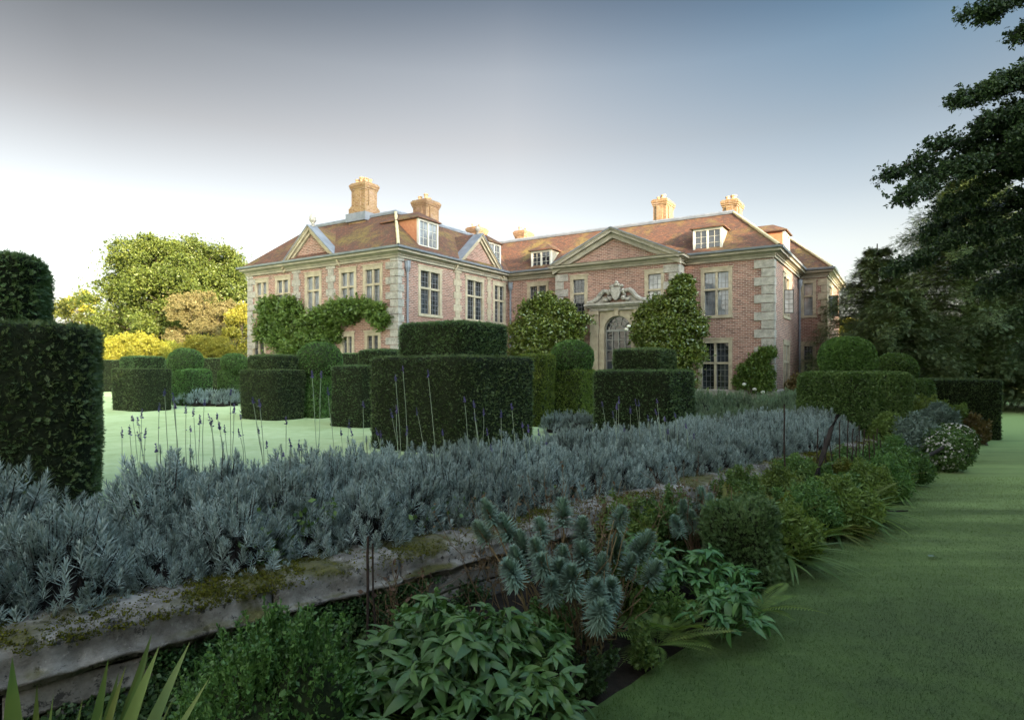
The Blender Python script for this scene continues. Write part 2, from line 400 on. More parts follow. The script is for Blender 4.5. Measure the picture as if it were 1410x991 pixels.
def superbox(w, d, z0, z1, e=6.0, n=72, batter=0.0, rnd=0.07, amp=0.03, ns=2.2, levels=14, seed=0.0, dome=0.0):
    a = np.arange(n) * 2 * math.pi / n
    ca, sa = np.cos(a), np.sin(a); r = (np.abs(ca) ** e + np.abs(sa) ** e) ** (-1 / e)
    rings = []
    H = z1 - z0
    for i in range(levels + 1):
        t = i / levels; rings.append((z0 + (H - rnd) * t, 1 - batter * (1 - t)))
    for k in (0.35, 0.7, 1.0): rings.append((z1 - rnd * (1 - math.sin(k * math.pi / 2)), 1 - rnd / max(w, d) * 2 * (1 - math.cos(k * math.pi / 2))))
    m = rings[-1][1]
    for k in (0.85, 0.65, 0.45, 0.25, 0.1, 0.01): rings.append((z1 + dome * (1 - k * k), m * k))
    V = np.array([(s * r[j] * ca[j] * w / 2, s * r[j] * sa[j] * d / 2, z) for z, s in rings for j in range(n)])
    Fq = np.array([[i * n + j, i * n + (j + 1) % n, (i + 1) * n + (j + 1) % n, (i + 1) * n + j] for i in range(len(rings) - 1) for j in range(n)])
    nrm = unit(V * np.array([1 / w, 1 / d, 0.15]) - np.array([0, 0, (z0 + z1) / 2 * .15]))
    V = V + nrm * (fbm(V + seed, ns) * amp)[:, None]
    return V, Fq
def ball(rx, ry, rz, c=(0, 0, 0), n=40, m=22, amp=0.03, ns=2.0, seed=0.0, e=2.0):
    th = np.linspace(-math.pi / 2 + .02, math.pi / 2 - .02, m); a = np.arange(n) * 2 * math.pi / n
    V = np.array([(math.cos(t) * math.cos(b), math.cos(t) * math.sin(b), math.sin(t)) for t in th for b in a])
    if e != 2.0: V = V / (np.sum(np.abs(V) ** e, axis=1) ** (1 / e))[:, None]
    nr = V.copy(); V = V * np.array([rx, ry, rz])
    V = V + nr * (fbm(V + seed, ns) * amp)[:, None] + np.array(c)
    Fq = np.array([[i * n + j, i * n + (j + 1) % n, (i + 1) * n + (j + 1) % n, (i + 1) * n + j] for i in range(m - 1) for j in range(n)])
    return V, Fq
def cover(V, Fq, n):
    tri = np.concatenate([Fq[:, [0, 1, 2]], Fq[:, [0, 2, 3]]])
    A, B, C = V[tri[:, 0]], V[tri[:, 1]], V[tri[:, 2]]
    cr = np.cross(B - A, C - A); ar = np.linalg.norm(cr, axis=1) + 1e-12
    i = rng.choice(len(tri), n, p=ar / ar.sum()); u, v = rng.random(n), rng.random(n)
    f = u + v > 1; u[f], v[f] = 1 - u[f], 1 - v[f]
    P = A[i] + (B[i] - A[i]) * u[:, None] + (C[i] - A[i]) * v[:, None]
    return P, cr[i] / ar[i][:, None]
def copies(src, loc, rz=0.0, s=1.0, label=None):
    c = src.copy(); c.location = loc; c.rotation_euler = (0, 0, rz); c.scale = (s, s, s); COL.objects.link(c)
    if label: c["label"] = label
    for ch in list(src.children):
        d = ch.copy(); COL.objects.link(d); d.parent = c
        for g in list(ch.children):
            h = g.copy(); COL.objects.link(h); h.parent = d
    return c

# ------------------------------------------------------------------ ground
WA = np.array([-2.51, 3.03]); WD = np.array([0.7345, 0.6786]); WN = np.array([-0.6786, 0.7345])   # garden wall: start, direction, towards the terrace
def wpt(s, d, z=0.0): p = WA + WD * s + WN * d; return (p[0], p[1], z)
LA = np.array([0.535, 3.64]); LD = np.array([0.671, 0.7415])                                           # lawn edge line
TZ = 0.40
def grass_ground(name, c1, c2, c3, sc1=0.35, sheen=0.0, fine=60.0, painted_sheen=None):
    m, nt, out = new_mat(name)
    co = coords(nt)
    n1 = noise(nt, co, sc1, 5.0, 0.6); n2 = noise(nt, co, 3.0, 5.0, 0.7); n3 = noise(nt, co, fine, 4.0, 0.8); n4 = noise(nt, co, fine * 0.3, 3.0, .7)
    f = math_n(nt, 'ADD', math_n(nt, 'MULTIPLY', n1, 0.55), math_n(nt, 'ADD', math_n(nt, 'MULTIPLY', n2, 0.34), math_n(nt, 'MULTIPLY', n3, 0.12)))
    col = ramp(nt, f, [(0.42, c1), (0.52, c2), (0.62, c3)])
    if painted_sheen:
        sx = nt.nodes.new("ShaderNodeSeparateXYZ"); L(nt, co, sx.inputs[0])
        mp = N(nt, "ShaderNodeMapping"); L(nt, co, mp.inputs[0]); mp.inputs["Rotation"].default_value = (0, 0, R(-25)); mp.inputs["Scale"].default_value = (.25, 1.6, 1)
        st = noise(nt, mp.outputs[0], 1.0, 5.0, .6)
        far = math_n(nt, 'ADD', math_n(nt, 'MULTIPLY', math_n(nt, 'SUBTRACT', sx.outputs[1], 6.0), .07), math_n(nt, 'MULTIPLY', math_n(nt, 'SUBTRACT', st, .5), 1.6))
        col = mix(nt, ramp(nt, far, [(0.0, (0, 0, 0)), (.75, (.8,) * 3)]), col, painted_sheen)      # dewy sheen of the farther turf painted in, lighter with distance
    h = math_n(nt, 'ADD', n3, n4)
    p = principled(nt, out, col, 0.8, bump(nt, h, 0.35, 0.012), 0.2)
    p.inputs["Sheen Weight"].default_value = sheen; p.inputs["Sheen Roughness"].default_value = 0.5
    p.inputs["Sheen Tint"].default_value = (0.8, 1.0, 0.5, 1)
    return m
M_LAWN = grass_ground("mown_lawn", (0.020, 0.046, 0.010), (0.038, 0.076, 0.015), (0.066, 0.112, 0.026), 0.35, 0.25, painted_sheen=(0.27, 0.39, 0.13))
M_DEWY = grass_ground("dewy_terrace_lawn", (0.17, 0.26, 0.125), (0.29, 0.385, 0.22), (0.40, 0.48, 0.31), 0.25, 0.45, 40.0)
M_SOIL = plain_mat("damp_soil", (0.010, 0.008, 0.006), (0.028, 0.022, 0.017), 14.0, 0.95, 1.0, 0.03, 0.2)

mb = MB()
mb.poly([(-900, -500, 0), (900, -500, 0), (900, 1500, 0), (-900, 1500, 0)])
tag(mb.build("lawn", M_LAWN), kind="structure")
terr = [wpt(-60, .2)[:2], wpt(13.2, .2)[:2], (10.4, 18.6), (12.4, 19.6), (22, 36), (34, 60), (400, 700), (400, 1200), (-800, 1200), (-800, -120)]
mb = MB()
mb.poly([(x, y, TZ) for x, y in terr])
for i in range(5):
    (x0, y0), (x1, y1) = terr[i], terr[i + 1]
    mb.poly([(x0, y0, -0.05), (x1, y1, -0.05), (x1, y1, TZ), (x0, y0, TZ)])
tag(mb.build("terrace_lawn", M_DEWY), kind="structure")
def strip(name, rows, m, amp=0.03, z=0.0):
    """soil sheet through rows of points across the strip"""
    rows = np.asarray(rows, float); a, b = rows.shape[:2]
    V = rows.reshape(-1, 3).copy(); V[:, 2] += fbm(V, 4.0) * amp
    V = V.reshape(a, b, 3); V[:, 0, 2] = rows[:, 0, 2]; V[:, -1, 2] = rows[:, -1, 2]; V = V.reshape(-1, 3)
    Fq = np.array([[i * b + j, (i + 1) * b + j, (i + 1) * b + j + 1, i * b + j + 1] for i in range(a - 1) for j in range(b - 1)])
    return tag(qmesh(name, [(V, Fq)], m, smooth=True), kind="structure")
rows = []
for s in np.arange(-4.5, 20, 0.25):
    w = np.array(wpt(s, 0.1)); 
    # meet the lawn edge on the perpendicular through the wall
    p = WA + WD * s; k = np.linalg.solve(np.array([LD, WN]).T, p - LA)[0]; e = LA + LD * k
    if s > 13.2: w = np.array([*(p + WN * 0.5), 0])
    e = e + np.array([0.741, -0.671]) * (0.035 * math.sin(s * 2.3) + 0.02 * math.sin(s * 5.1))
    rows.append([np.array([w[0] + (e[0] - w[0]) * t, w[1] + (e[1] - w[1]) * t, z]) for t, z in ((0, .1), (.2, .1), (.4, .09), (.6, .08), (.8, .06), (.93, .03), (1, -.02))])
strip("border_soil", rows, M_SOIL)
rows = [[np.array(wpt(s, d, z)) for d, z in ((.3, TZ - .02), (.45, TZ + .06), (.9, TZ + .09), (1.4, TZ + .09), (1.9, TZ + .05), (2.15, TZ - .01))] for s in np.arange(-4, 13.3, 0.3)]
strip("lavender_bed_soil", rows, M_SOIL)

# ------------------------------------------------------------------ the manor house
HX = (0.84354, -0.53706); HROT = math.atan2(HX[1], HX[0])
house = thing("manor_house", "large old red brick manor house with stone trimmed windows, tiled roofs and tall chimneys", "house", (13.72, 32.4, TZ), HROT)
def hw(a, b, z=0.0):
    """house coordinates to world"""
    return (13.72 + a * HX[0] - b * HX[1], 32.4 + a * HX[1] + b * HX[0], TZ + z)
FOOT = [(-29.4, -10.58), (-16.62, -10.58), (-16.62, 0), (-12.25, 0), (-12.25, -1.2), (-4.7, -1.2), (-4.7, 0), (0, 0), (0, 9.2), (1.61, 9.2), (1.61, 18), (-29.4, 18)]
ROOFP = [(-29.4, -10.58), (-16.62, -10.58), (-16.62, 0), (0, 0), (0, 9.2), (1.61, 9.2), (1.61, 18), (-29.4, 18)]
def offset(P, o):
    """rectilinear ccw polygon pushed outwards by o"""
    out = []; n = len(P)
    for i in range(n):
        (x0, y0), (x1, y1), (x2, y2) = P[i - 1], P[i], P[(i + 1) % n]
        d1 = np.array([x1 - x0, y1 - y0]); d2 = np.array([x2 - x1, y2 - y1]); d1 = d1 / np.linalg.norm(d1); d2 = d2 / np.linalg.norm(d2)
        n1 = np.array([d1[1], -d1[0]]); n2 = np.array([d2[1], -d2[0]])
        p = np.array([x1, y1]) + o * (n1 + n2) if abs(n1 @ n2) < .5 else np.array([x1, y1]) + o * n1
        out.append((p[0], p[1]))
    return out
def rings(mb, P, prof):
    for (o0, z0), (o1, z1) in zip(prof[:-1], prof[1:]):
        A, B = offset(P, o0), offset(P, o1); n = len(P)
        for i in range(n):
            j = (i + 1) % n
            mb.poly([(*A[i], z0), (*A[j], z0), (*B[j], z1), (*B[i], z1)])
class Front:
    """a wall of the house; u runs along it, d outwards"""
    def __init__(s, p0, p1):
        s.p0 = np.array(p0, float); d = np.array(p1, float) - s.p0; s.L = float(np.linalg.norm(d)); s.d = d / s.L; s.n = np.array([s.d[1], -s.d[0]]); s.op = []
    def pt(s, u, z, d=0.0): p = s.p0 + s.d * u + s.n * d; return (p[0], p[1], z)
    def box(s, mb, u0, u1, z0, z1, d0, d1):
        b = [s.pt(u0, z0, d1), s.pt(u1, z0, d1), s.pt(u1, z0, d0), s.pt(u0, z0, d0)]
        t = [(x, y, z1) for x, y, _ in b]; mb.hexa(b, t)
    def wall(s, mb, z0, z1):
        us = sorted({0.0, s.L, *[o[0] for o in s.op], *[o[1] for o in s.op]}); zs = sorted({z0, z1, *[o[2] for o in s.op], *[o[3] for o in s.op]})
        for a, b in zip(us[:-1], us[1:]):
            for c, d in zip(zs[:-1], zs[1:]):
                if any(o[0] <= (a + b) / 2 <= o[1] and o[2] <= (c + d) / 2 <= o[3] for o in s.op): continue
                mb.poly([s.pt(a, c), s.pt(b, c), s.pt(b, d), s.pt(a, d)])
fronts = [Front(FOOT[i], FOOT[(i + 1) % len(FOOT)]) for i in range(len(FOOT))]
FA, FIN, FML, FPL, FPED, FPR, FMR, FSIDE, FBAY, FBAYS = fronts[:10]

def window(fr, u0, u1, z0, z1, glass=None, lights=2, transom=0.60, wood=False, parent=house):
    """stone mullioned window; u0..z1 is the outside of its stone surround"""
    glass = glass or M_GLASS
    fr.op.append((u0, u1, z0, z1))
    J, H, S = 0.20, 0.22, 0.16
    m = MB()
    fr.box(m, u0, u0 + J, z0 + S, z1 - H, -0.22, 0.03); fr.box(m, u1 - J, u1, z0 + S, z1 - H, -0.22, 0.03)
    fr.box(m, u0, u1, z1 - H, z1, -0.22, 0.034); fr.box(m, u0 - .03, u1 + .03, z0, z0 + S, -0.22, 0.07)
    fr.box(m, u0 - .06, u1 + .06, z1 + .002, z1 + .07, -0.02, 0.06)
    a, b, c, d = u0 + J, u1 - J, z0 + S, z1 - H
    tz = c + (d - c) * transom
    xs = [a + (b - a) * i / lights for i in range(lights + 1)]
    for x in xs[1:-1]: fr.box(m, x - .06, x + .06, c, d, -0.17, 0.005)
    if transom < 1: fr.box(m, a, b, tz - .055, tz + .055, -0.165, 0.0)
    w = m.build("window", M_STONE, parent)
    g = MB(); g.poly([fr.pt(a, c, -.13), fr.pt(b, c, -.13), fr.pt(b, d, -.13), fr.pt(a, d, -.13)])
    g.build("window_glass", glass, w)
    l = MB()
    for i in range(lights):
        p, q = xs[i] + (.06 if i else 0), xs[i + 1] - (.06 if i < lights - 1 else 0)
        for k in (1, 2): x = p + (q - p) * k / 3; fr.box(l, x - .009, x + .009, c, d, -.125, -.112)
        for (e, f, nn) in ((c, tz - .055, 5), (tz + .055, d, 3)):
            if f - e < .1: continue
            for k in range(1, nn): z = e + (f - e) * k / nn; fr.box(l, p, q, z - .009, z + .009, -.126, -.111)
        fr.box(l, p, p + .03, c, d, -.13, -.095); fr.box(l, q - .03, q, c, d, -.13, -.095)
    l.build("glazing_bars", M_CAME, w)
    return w
PG, DG, BL = M_GLASS_PALE, M_GLASS, M_BLIND
for (x0, x1), g in zip(((-28.74, -27.36), (-26.73, -25.29), (-23.98, -22.53), (-21.08, -19.69), (-19.19, -17.72)), (PG, PG, PG, PG, PG)):
    window(FA, x0 + 29.4, x1 + 29.4, 4.8, 7.2, g)
for (x0, x1) in ((-29.05, -27.6), (-26.8, -25.4), (-23.9, -22.5), (-20.95, -19.85), (-19.05, -17.85)):
    window(FA, x0 + 29.4, x1 + 29.4, 1.6, 3.62, M_GLASS, 2, 0.42)
for y0, y1 in ((-9.0, -6.95), (-4.72, -2.75), (-1.75, -0.25)):
    window(FIN, y0 + 10.58, y1 + 10.58, 4.5, 7.25, DG)
    window(FIN, y0 + 10.58, y1 + 10.58, 0.5, 3.2, DG)
window(FML, 1.55, 3.15, 4.45, 7.2, DG); window(FML, 1.55, 3.15, .3, 3.2, DG)
window(FPED, 0.95, 2.1, 4.7, 7.2, DG, 1); window(FPED, 5.65, 6.8, 4.55, 7.15, BL, 1)
window(FPED, 0.95, 2.1, .4, 3.2, DG, 1); window(FPED, 5.65, 6.8, .4, 3.2, DG, 1)
window(FMR, 4.7 - 3.78, 4.7 - 2.08, 4.4, 7.15, PG); window(FMR, 4.7 - 3.92, 4.7 - 2.08, 0.12, 3.25, DG)
window(FSIDE, 3.0, 5.3, 4.5, 7.1, PG); window(FSIDE, 3.0, 5.3, 0.4, 3.2, PG)
window(FBAY, 0.10, 1.02, 4.9, 7.35, PG, 1); window(FBAY, 0.10, 1.02, 0.5, 3.3, DG, 1)
window(FBAYS, 1.2, 3.4, 4.9, 7.3, DG); window(FBAYS, 1.2, 3.4, .4, 3.2, PG)
# doorway opening
DU = (-9.05 + 12.25, -7.39 + 12.25); FPED.op.append((DU[0] - .05, DU[1] + .05, 0.0, 4.72))

WT = 7.46
mb = MB()
for fr in fronts: fr.wall(mb, 0.0, WT)
mb.build("brick_wall", MB_BRICK, house)
mb = MB(); rings(mb, FOOT, [(0.09, -.1), (0.09, .42), (0.0, .5)]); mb.build("stone_plinth", M_GREY, house)
mb = MB(); rings(mb, FOOT, [(0.0, WT - .001), (.10, WT), (.10, WT + .12), (.16, WT + .14), (.16, WT + .2), (.34, WT + .3), (.40, WT + .3), (.40, WT + .40), (.46, WT + .43), (.0, WT + .44)])
mb.build("cornice", M_CREAM, house)
mb = MB(); rings(mb, ROOFP, [(.30, WT + .445), (.52, WT + .446), (.55, WT + .55), (.50, WT + .56), (.28, WT + .60), (.2, WT + .605)])
mb.build("gutter", M_LEAD, house)

# roof: slopes all round, flat lead top behind the ridge roll
RZ0, RZ1, RIN = WT + .55, 10.72, 2.65
mb = MB(); rings(mb, ROOFP, [(.34, RZ0), (-RIN, RZ1)])
roof = mb.build("roof", M_TILE, house)
mb = MB(); ip = offset(ROOFP, -RIN); mb.poly([(x, y, RZ1 - .02) for x, y in ip]); rings(mb, ip, [(.12, RZ1 - .06), (.14, RZ1 + .06), (.05, RZ1 + .16), (-.12, RZ1 + .16), (-.2, RZ1 - .02)])
mb.build("ridge_lead", M_LEAD, roof)
M_HIP = plain_mat("mortared_hip_tiles", (0.42, 0.36, 0.22), (0.55, 0.48, 0.32), 8.0, 0.85)
A0, B0 = offset(ROOFP, .34), offset(ROOFP, -RIN)
for i, nm in ((1, 0), (3, 0), (5, 0)):
    a = np.array([*A0[i], RZ0 + .03]); b = np.array([*B0[i], RZ1 + .05])
    qmesh("hip_tiles", [tube(curve_pts(a, b, 0, 14), 0.09 + 0.012 * np.sin(np.arange(14) * 3.0), 7)], M_HIP, roof, True)
def roof_z(dist): return RZ0 + (RZ1 - RZ0) * (dist + .34) / (RIN + .34)

def pediment(fr, u0, u1, z0, apex, proj, depth, thick, slope_mat, back, band=.34, name="pediment"):
    uc = (u0 + u1) / 2
    m = MB(); m.poly([fr.pt(u0 + .1, z0, .02), fr.pt(u1 - .1, z0, .02), fr.pt(uc, apex - .1, .02)])
    p = m.build(name, MB_BRICK, house)
    r = MB()
    for (ua, ub, sg) in ((u0, uc, 1), (uc, u1, -1)):
        za, zb = (z0, apex) if sg == 1 else (apex, z0)
        for (lo, hi, dd) in ((-band, -.12, proj * .55), (-.12, .06, proj), (.06, .13, proj + .06)):
            e = 0.18 if sg == 1 else 0; f = 0.18 if sg == -1 else 0
            sl = (zb - za) / (ub - ua)
            b = [fr.pt(ua - e, za + lo - sl * e, dd), fr.pt(ub + f, zb + lo + sl * f, dd), fr.pt(ub + f, zb + lo + sl * f, -.05), fr.pt(ua - e, za + lo - sl * e, -.05)]
            t = [(x, y, z + hi - lo - .002) for x, y, z in b]; r.hexa(b, t)
    r.build("raking_cornice", M_CREAM if thick else M_STONE, p)
    s = MB()
    for (ua, ub, sg) in ((u0 - .2, uc, 1), (uc, u1 + .2, -1)):
        za, zb = (z0 - .2 * (apex - z0) / (uc - u0), apex) if sg == 1 else (apex, z0 - .2 * (apex - z0) / (uc - u0))
        b = [fr.pt(ua, za + .135, proj + .10), fr.pt(ub, zb + .135, proj + .10), fr.pt(ub, zb + .135, -back), fr.pt(ua, za + .135, -back)]
        s.hexa(b, [(x, y, z + .06) for x, y, z in b])
    s.build("pediment_roof", slope_mat, p)
    if back > 2.5: return p
    s = MB(); back2 = 2.2
    for (ua, ub, sg) in ((u0 - .2, uc, 1), (uc, u1 + .2, -1)):
        za, zb = (z0 - .2 * (apex - z0) / (uc - u0), apex) if sg == 1 else (apex, z0 - .2 * (apex - z0) / (uc - u0))
        b = [fr.pt(ua, za + .125, -back), fr.pt(ub, zb + .125, -back), fr.pt(ub, zb + .125, -back2), fr.pt(ua, za + .125, -back2)]
        s.hexa(b, [(x, y, z + .05) for x, y, z in b])
    s.build("pediment_tiles", M_TILE, p)
    return p
PED = pediment(FPED, 0.0, 7.55, WT + .42, 9.62, .42, 0, True, M_LEAD, 2.9, .42)
p1 = pediment(FA, 29.4 - 25.6, 29.4 - 21.1, WT + .36, 9.78, .28, 0, False, M_LEAD, .35, .3)
p2 = pediment(FIN, 10.58 - 5.7, 10.58 - 1.0, WT + .36, 9.85, .28, 0, False, M_LEAD, .35, .3)
mb = MB(); x, y, _ = FA.pt(29.4 - 23.35, 0, -.05); mb.lathe(x, y, [(.12, 9.9), (.14, 10.0), (.07, 10.05), (.1, 10.12), (.2, 10.25), (.21, 10.42), (.15, 10.58), (.04, 10.66), (0, 10.67)], 12); mb.build("stone_finial", M_GREY, p1, True)
mb = MB(); x, y, _ = FIN.pt(10.58 - 3.35, 0, -.05); mb.lathe(x, y, [(.1, 10.0), (.12, 10.08), (.06, 10.12), (.15, 10.24), (.16, 10.36), (.1, 10.48), (0, 10.52)], 12); mb.build("stone_finial", M_GREY, p2, True)

# quoins
def quoin(cx, cy, sx, sy, lx, ly, z0, z1, m=M_GREY, proud=.05, h=.40):
    q = MB(); z = z0; i = 0
    while z < z1 - .1:
        t = min(z + h - .032, z1); k = 1.0 if i % 2 == 0 else 0.62
        q.box(cx - sx * proud, cx + sx * lx * k, cy - sy * proud, cy + sy * ly * (1.6 - k if ly < .5 else k), z, t); z += h; i += 1
    return q.build("quoins", m, house)
quoin(-16.62, -10.58, -1, 1, .85, .42, .5, WT - .003)
quoin(-29.4, -10.58, 1, 1, .75, .6, .5, WT - .003)
quoin(0, 0, -1, 1, .95, .5, .5, WT - .003, M_GREY, .07, .46)
quoin(-12.25, -1.2, 1, 1, .8, 1.0, .5, WT - .003, M_GREY, .06, .46)
quoin(-4.7, -1.2, -1, 1, .8, 1.0, .5, WT - .003, M_GREY, .06, .46)
quoin(1.61, 9.2, -1, 1, .5, .6, .5, WT - .003, M_STONE, .06, .46)
def strip_quoin(fr, u, w, z0, z1, m):
    q = MB(); z = z0; i = 0
    while z < z1 - .1:
        k = w if i % 2 == 0 else w * .6
        fr.box(q, u - k / 2, u + k / 2, z, min(z + .36, z1), -.02, .045); z += .378; i += 1
    return q.build("quoins", m, house)
strip_quoin(FA, 29.4 - 24.75, .75, 2.0, WT - .004, M_GREY); strip_quoin(FA, 29.4 - 21.75, .75, 2.0, WT - .004, M_GREY)
strip_quoin(FIN, 10.58 - 5.5, .75, .5, WT - .004, M_STONE); strip_quoin(FIN, 10.58 - 2.2, .5, .5, WT - .004, M_STONE)

# downpipes with hoppers
def downpipe(fr, u, m=M_LEAD, z1=7.35):
    q = MB()
    def pl(r, z): return (r, z)
    x, y, _ = fr.pt(u, 0, .11)
    q.lathe(x, y, [(.06, .05), (.06, z1 - .5)], 10)
    for z in (1.6, 3.4, 5.2): q.lathe(x, y, [(.062, z), (.085, z + .01), (.085, z + .1), (.062, z + .11)], 10)
    q.lathe(x, y, [(.06, z1 - .62), (.16, z1 - .35), (.17, z1 - .05), (.19, z1 - .04), (.19, z1), (.0, z1)], 8)
    return q.build("downpipe", m, house, True)
downpipe(FIN, .62); downpipe(FML, .3); downpipe(FSIDE, 8.75)

# dormers: white casements in cheeks, hipped tile roofs
def dormer(fr, u0, u1, d, z0, z1, cheek, glass):
    """face stands d behind the wall line"""
    t = MB(); back = d + 2.2
    m = MB()
    fr.box(m, u0, u0 + .12, z0, z1, -d - .12, -d + .02); fr.box(m, u1 - .12, u1, z0, z1, -d - .12, -d + .02)
    fr.box(m, u0 + .12, u1 - .12, z0, z0 + .12, -d - .12, -d + .04); fr.box(m, u0 + .12, u1 - .12, z1 - .12, z1, -d - .12, -d + .02)
    uc = (u0 + u1) / 2; fr.box(m, uc - .05, uc + .05, z0 + .12, z1 - .12, -d - .1, -d + .01)
    dm = m.build("dormer", M_WHITE, house)
    g = MB(); g.poly([fr.pt(u0 + .12, z0 + .12, -d - .06), fr.pt(u1 - .12, z0 + .12, -d - .06), fr.pt(u1 - .12, z1 - .12, -d - .06), fr.pt(u0 + .12, z1 - .12, -d - .06)])
    g.build("dormer_glass", glass, dm)
    b = MB()
    for a, e in ((u0 + .12, uc - .05), (uc + .05, u1 - .12)):
        x = (a + e) / 2; fr.box(b, x - .008, x + .008, z0 + .12, z1 - .12, -d - .06, -d - .03)
        for k in (1, 2): z = z0 + .12 + (z1 - z0 - .24) * k / 3; fr.box(b, a, e, z - .008, z + .008, -d - .06, -d - .031)
    b.build("glazing_bars", M_WHITE, dm)
    c = MB()
    for u in (u0 + .03, u1 - .03):
        w = .025; fr.box(c, u - w, u + w, z0 - .3, z1 - .02, -back, -d - .121)
    c.build("dormer_cheeks", cheek, dm)
    r = MB(); o = .15
    e = [fr.pt(u0 - o, z1, -d + o), fr.pt(u1 + o, z1, -d + o), fr.pt(u1 + o, z1, -back - .6), fr.pt(u0 - o, z1, -back - .6)]
    hh = .62
    rf, rb = fr.pt(uc, z1 + hh, -d - (u1 - u0) / 2 + .1), fr.pt(uc, z1 + hh, -back - .6)
    lift = lambda q: (q[0], q[1], q[2] + .06)
    e2 = [lift(q) for q in e]
    for i in range(4): r.poly([e[i], e[(i + 1) % 4], e2[(i + 1) % 4], e2[i]])
    r.poly([e2[0], e2[1], rf]); r.poly([e2[1], e2[2], rb, rf]); r.poly([e2[3], e2[0], rf, rb]); r.poly(list(reversed(e)))
    r.build("dormer_roof", M_TILE, dm)
    return dm
dormer(FIN, 10.58 - 8.8, 10.58 - 7.1, .15, 8.35, 9.92, M_HANG, M_GLASS_PALE)
dormer(FIN, 10.58 - 2.1, 10.58 - .6, .15, 8.35, 9.8, M_HANG, M_GLASS_PALE)
FMAIN = Front((-16.62, 0), (0, 0))
dormer(FMAIN, 16.62 - 14.75, 16.62 - 13.25, -.05, 8.12, 9.25, M_CREAM, M_GLASS)
dormer(FMAIN, 16.62 - 4.2, 16.62 - 2.6, -.05, 8.12, 9.4, M_CREAM, M_GLASS)
dormer(FSIDE, 4.6, 6.4, .15, 8.35, 9.75, M_HANG, M_WHITE)

# chimneys (front right corner given)
def chimney(kx, ky, w, d, ztop, pots, base=None):
    q = MB(); x0, x1, y0, y1 = kx - w, kx, ky, ky + d
    z0 = 9.6
    q.box(x0, x1, y0, y1, z0, ztop - .42)
    q.box(x0 + w * .28, x1 - w * .28, y0 - .07, y0 + .1, z0, ztop - .425); q.box(x1 - .1, x1 + .07, y0 + d * .25, y1 - d * .25, z0, ztop - .424)
    for (o, a, b) in ((.04, ztop - .42, ztop - .32), (.08, ztop - .32, ztop - .2), (.11, ztop - .2, ztop - .06), (.05, ztop - .06, ztop + .02)):
        q.box(x0 - o, x1 + o, y0 - o, y1 + o, a + .002, b)
    if base:
        q.box(x0 - .12, x1 + .12, y0 - .12, y1 + .12, z0, base); q.box(x0 - .06, x1 + .06, y0 - .06, y1 + .06, base, base + .12)
    ch = q.build("chimney", M_CHIM, house)
    for (fx, fy, r, h) in pots:
        p = MB(); z = ztop + .01
        p.lathe(x0 + w * fx, y0 + d * fy, [(r * .9, z), (r * .85, z + h * .8), (r * 1.1, z + h * .82), (r * 1.1, z + h), (r * .8, z + h), (r * .75, z + .1)], 10)
        p.build("chimney_pot", M_POT, ch, True)
    return ch
chimney(-21.5, -8.2, 1.15, 1.0, 12.85, [(.2, .3, .14, .3), (.5, .3, .15, .4), (.8, .3, .14, .3), (.3, .75, .14, .3), (.7, .75, .14, .35)], 11.35)
mbx = MB(); mbx.box(-22.9, -21.25, -8.45, -7.0, 10.5, 11.0); mbx.build("chimney_flashing", M_LEAD, house)
chimney(-18.6, -6.0, 1.05, 1.2, 11.9, [(.25, .3, .13, .3), (.7, .3, .13, .4), (.5, .75, .13, .3)])
chimney(-19.1, 0.0, .85, 1.1, 11.45, [(.3, .3, .12, .3), (.7, .6, .13, .25)])
chimney(-17.9, 4.2, .8, 1.25, 11.85, [(.3, .3, .13, .35), (.7, .6, .14, .3)])
chimney(-7.1, 4.0, .85, 1.5, 12.55, [(.25, .3, .13, .25), (.62, .3, .17, .34), (.5, .75, .14, .3)])
chimney(-2.8, 4.3, .85, 1.5, 11.95, [(.25, .3, .14, .3), (.65, .35, .18, .36), (.5, .75, .14, .3)])

# stone doorcase with an arched glazed door and a broken scroll pediment round a shield
fr = FPED; uc = (DU[0] + DU[1]) / 2; hwid = (DU[1] - DU[0]) / 2; zs = 3.86
m = MB()
def arch_ring(m, ri, ro, d0, d1, zc, n=14):
    for i in range(n):
        a, b = math.pi * i / n, math.pi * (i + 1) / n
        P = [(uc + ri * math.cos(a), zc + ri * math.sin(a)), (uc + ro * math.cos(a), zc + ro * math.sin(a)), (uc + ro * math.cos(b), zc + ro * math.sin(b)), (uc + ri * math.cos(b), zc + ri * math.sin(b))]
        m.hexa([fr.pt(u, z, d1) for u, z in P], [fr.pt(u, z, d0) for u, z in P])
m.mi = 0
for sg in (-1, 1):
    fr.box(m, uc + sg * hwid, uc + sg * (hwid + .3), 0, zs, -.3, .10)
    fr.box(m, uc + sg * (hwid + .34), uc + sg * (hwid + .86), 0.3, 4.78, -.02, .20)
    fr.box(m, uc + sg * (hwid + .30), uc + sg * (hwid + .90), 0, .3, -.02, .26)
    fr.box(m, uc + sg * (hwid + .28), uc + sg * (hwid + .92), 4.78, 5.0, -.02, .28)
arch_ring(m, hwid, hwid + .3, -.3, .10, zs)
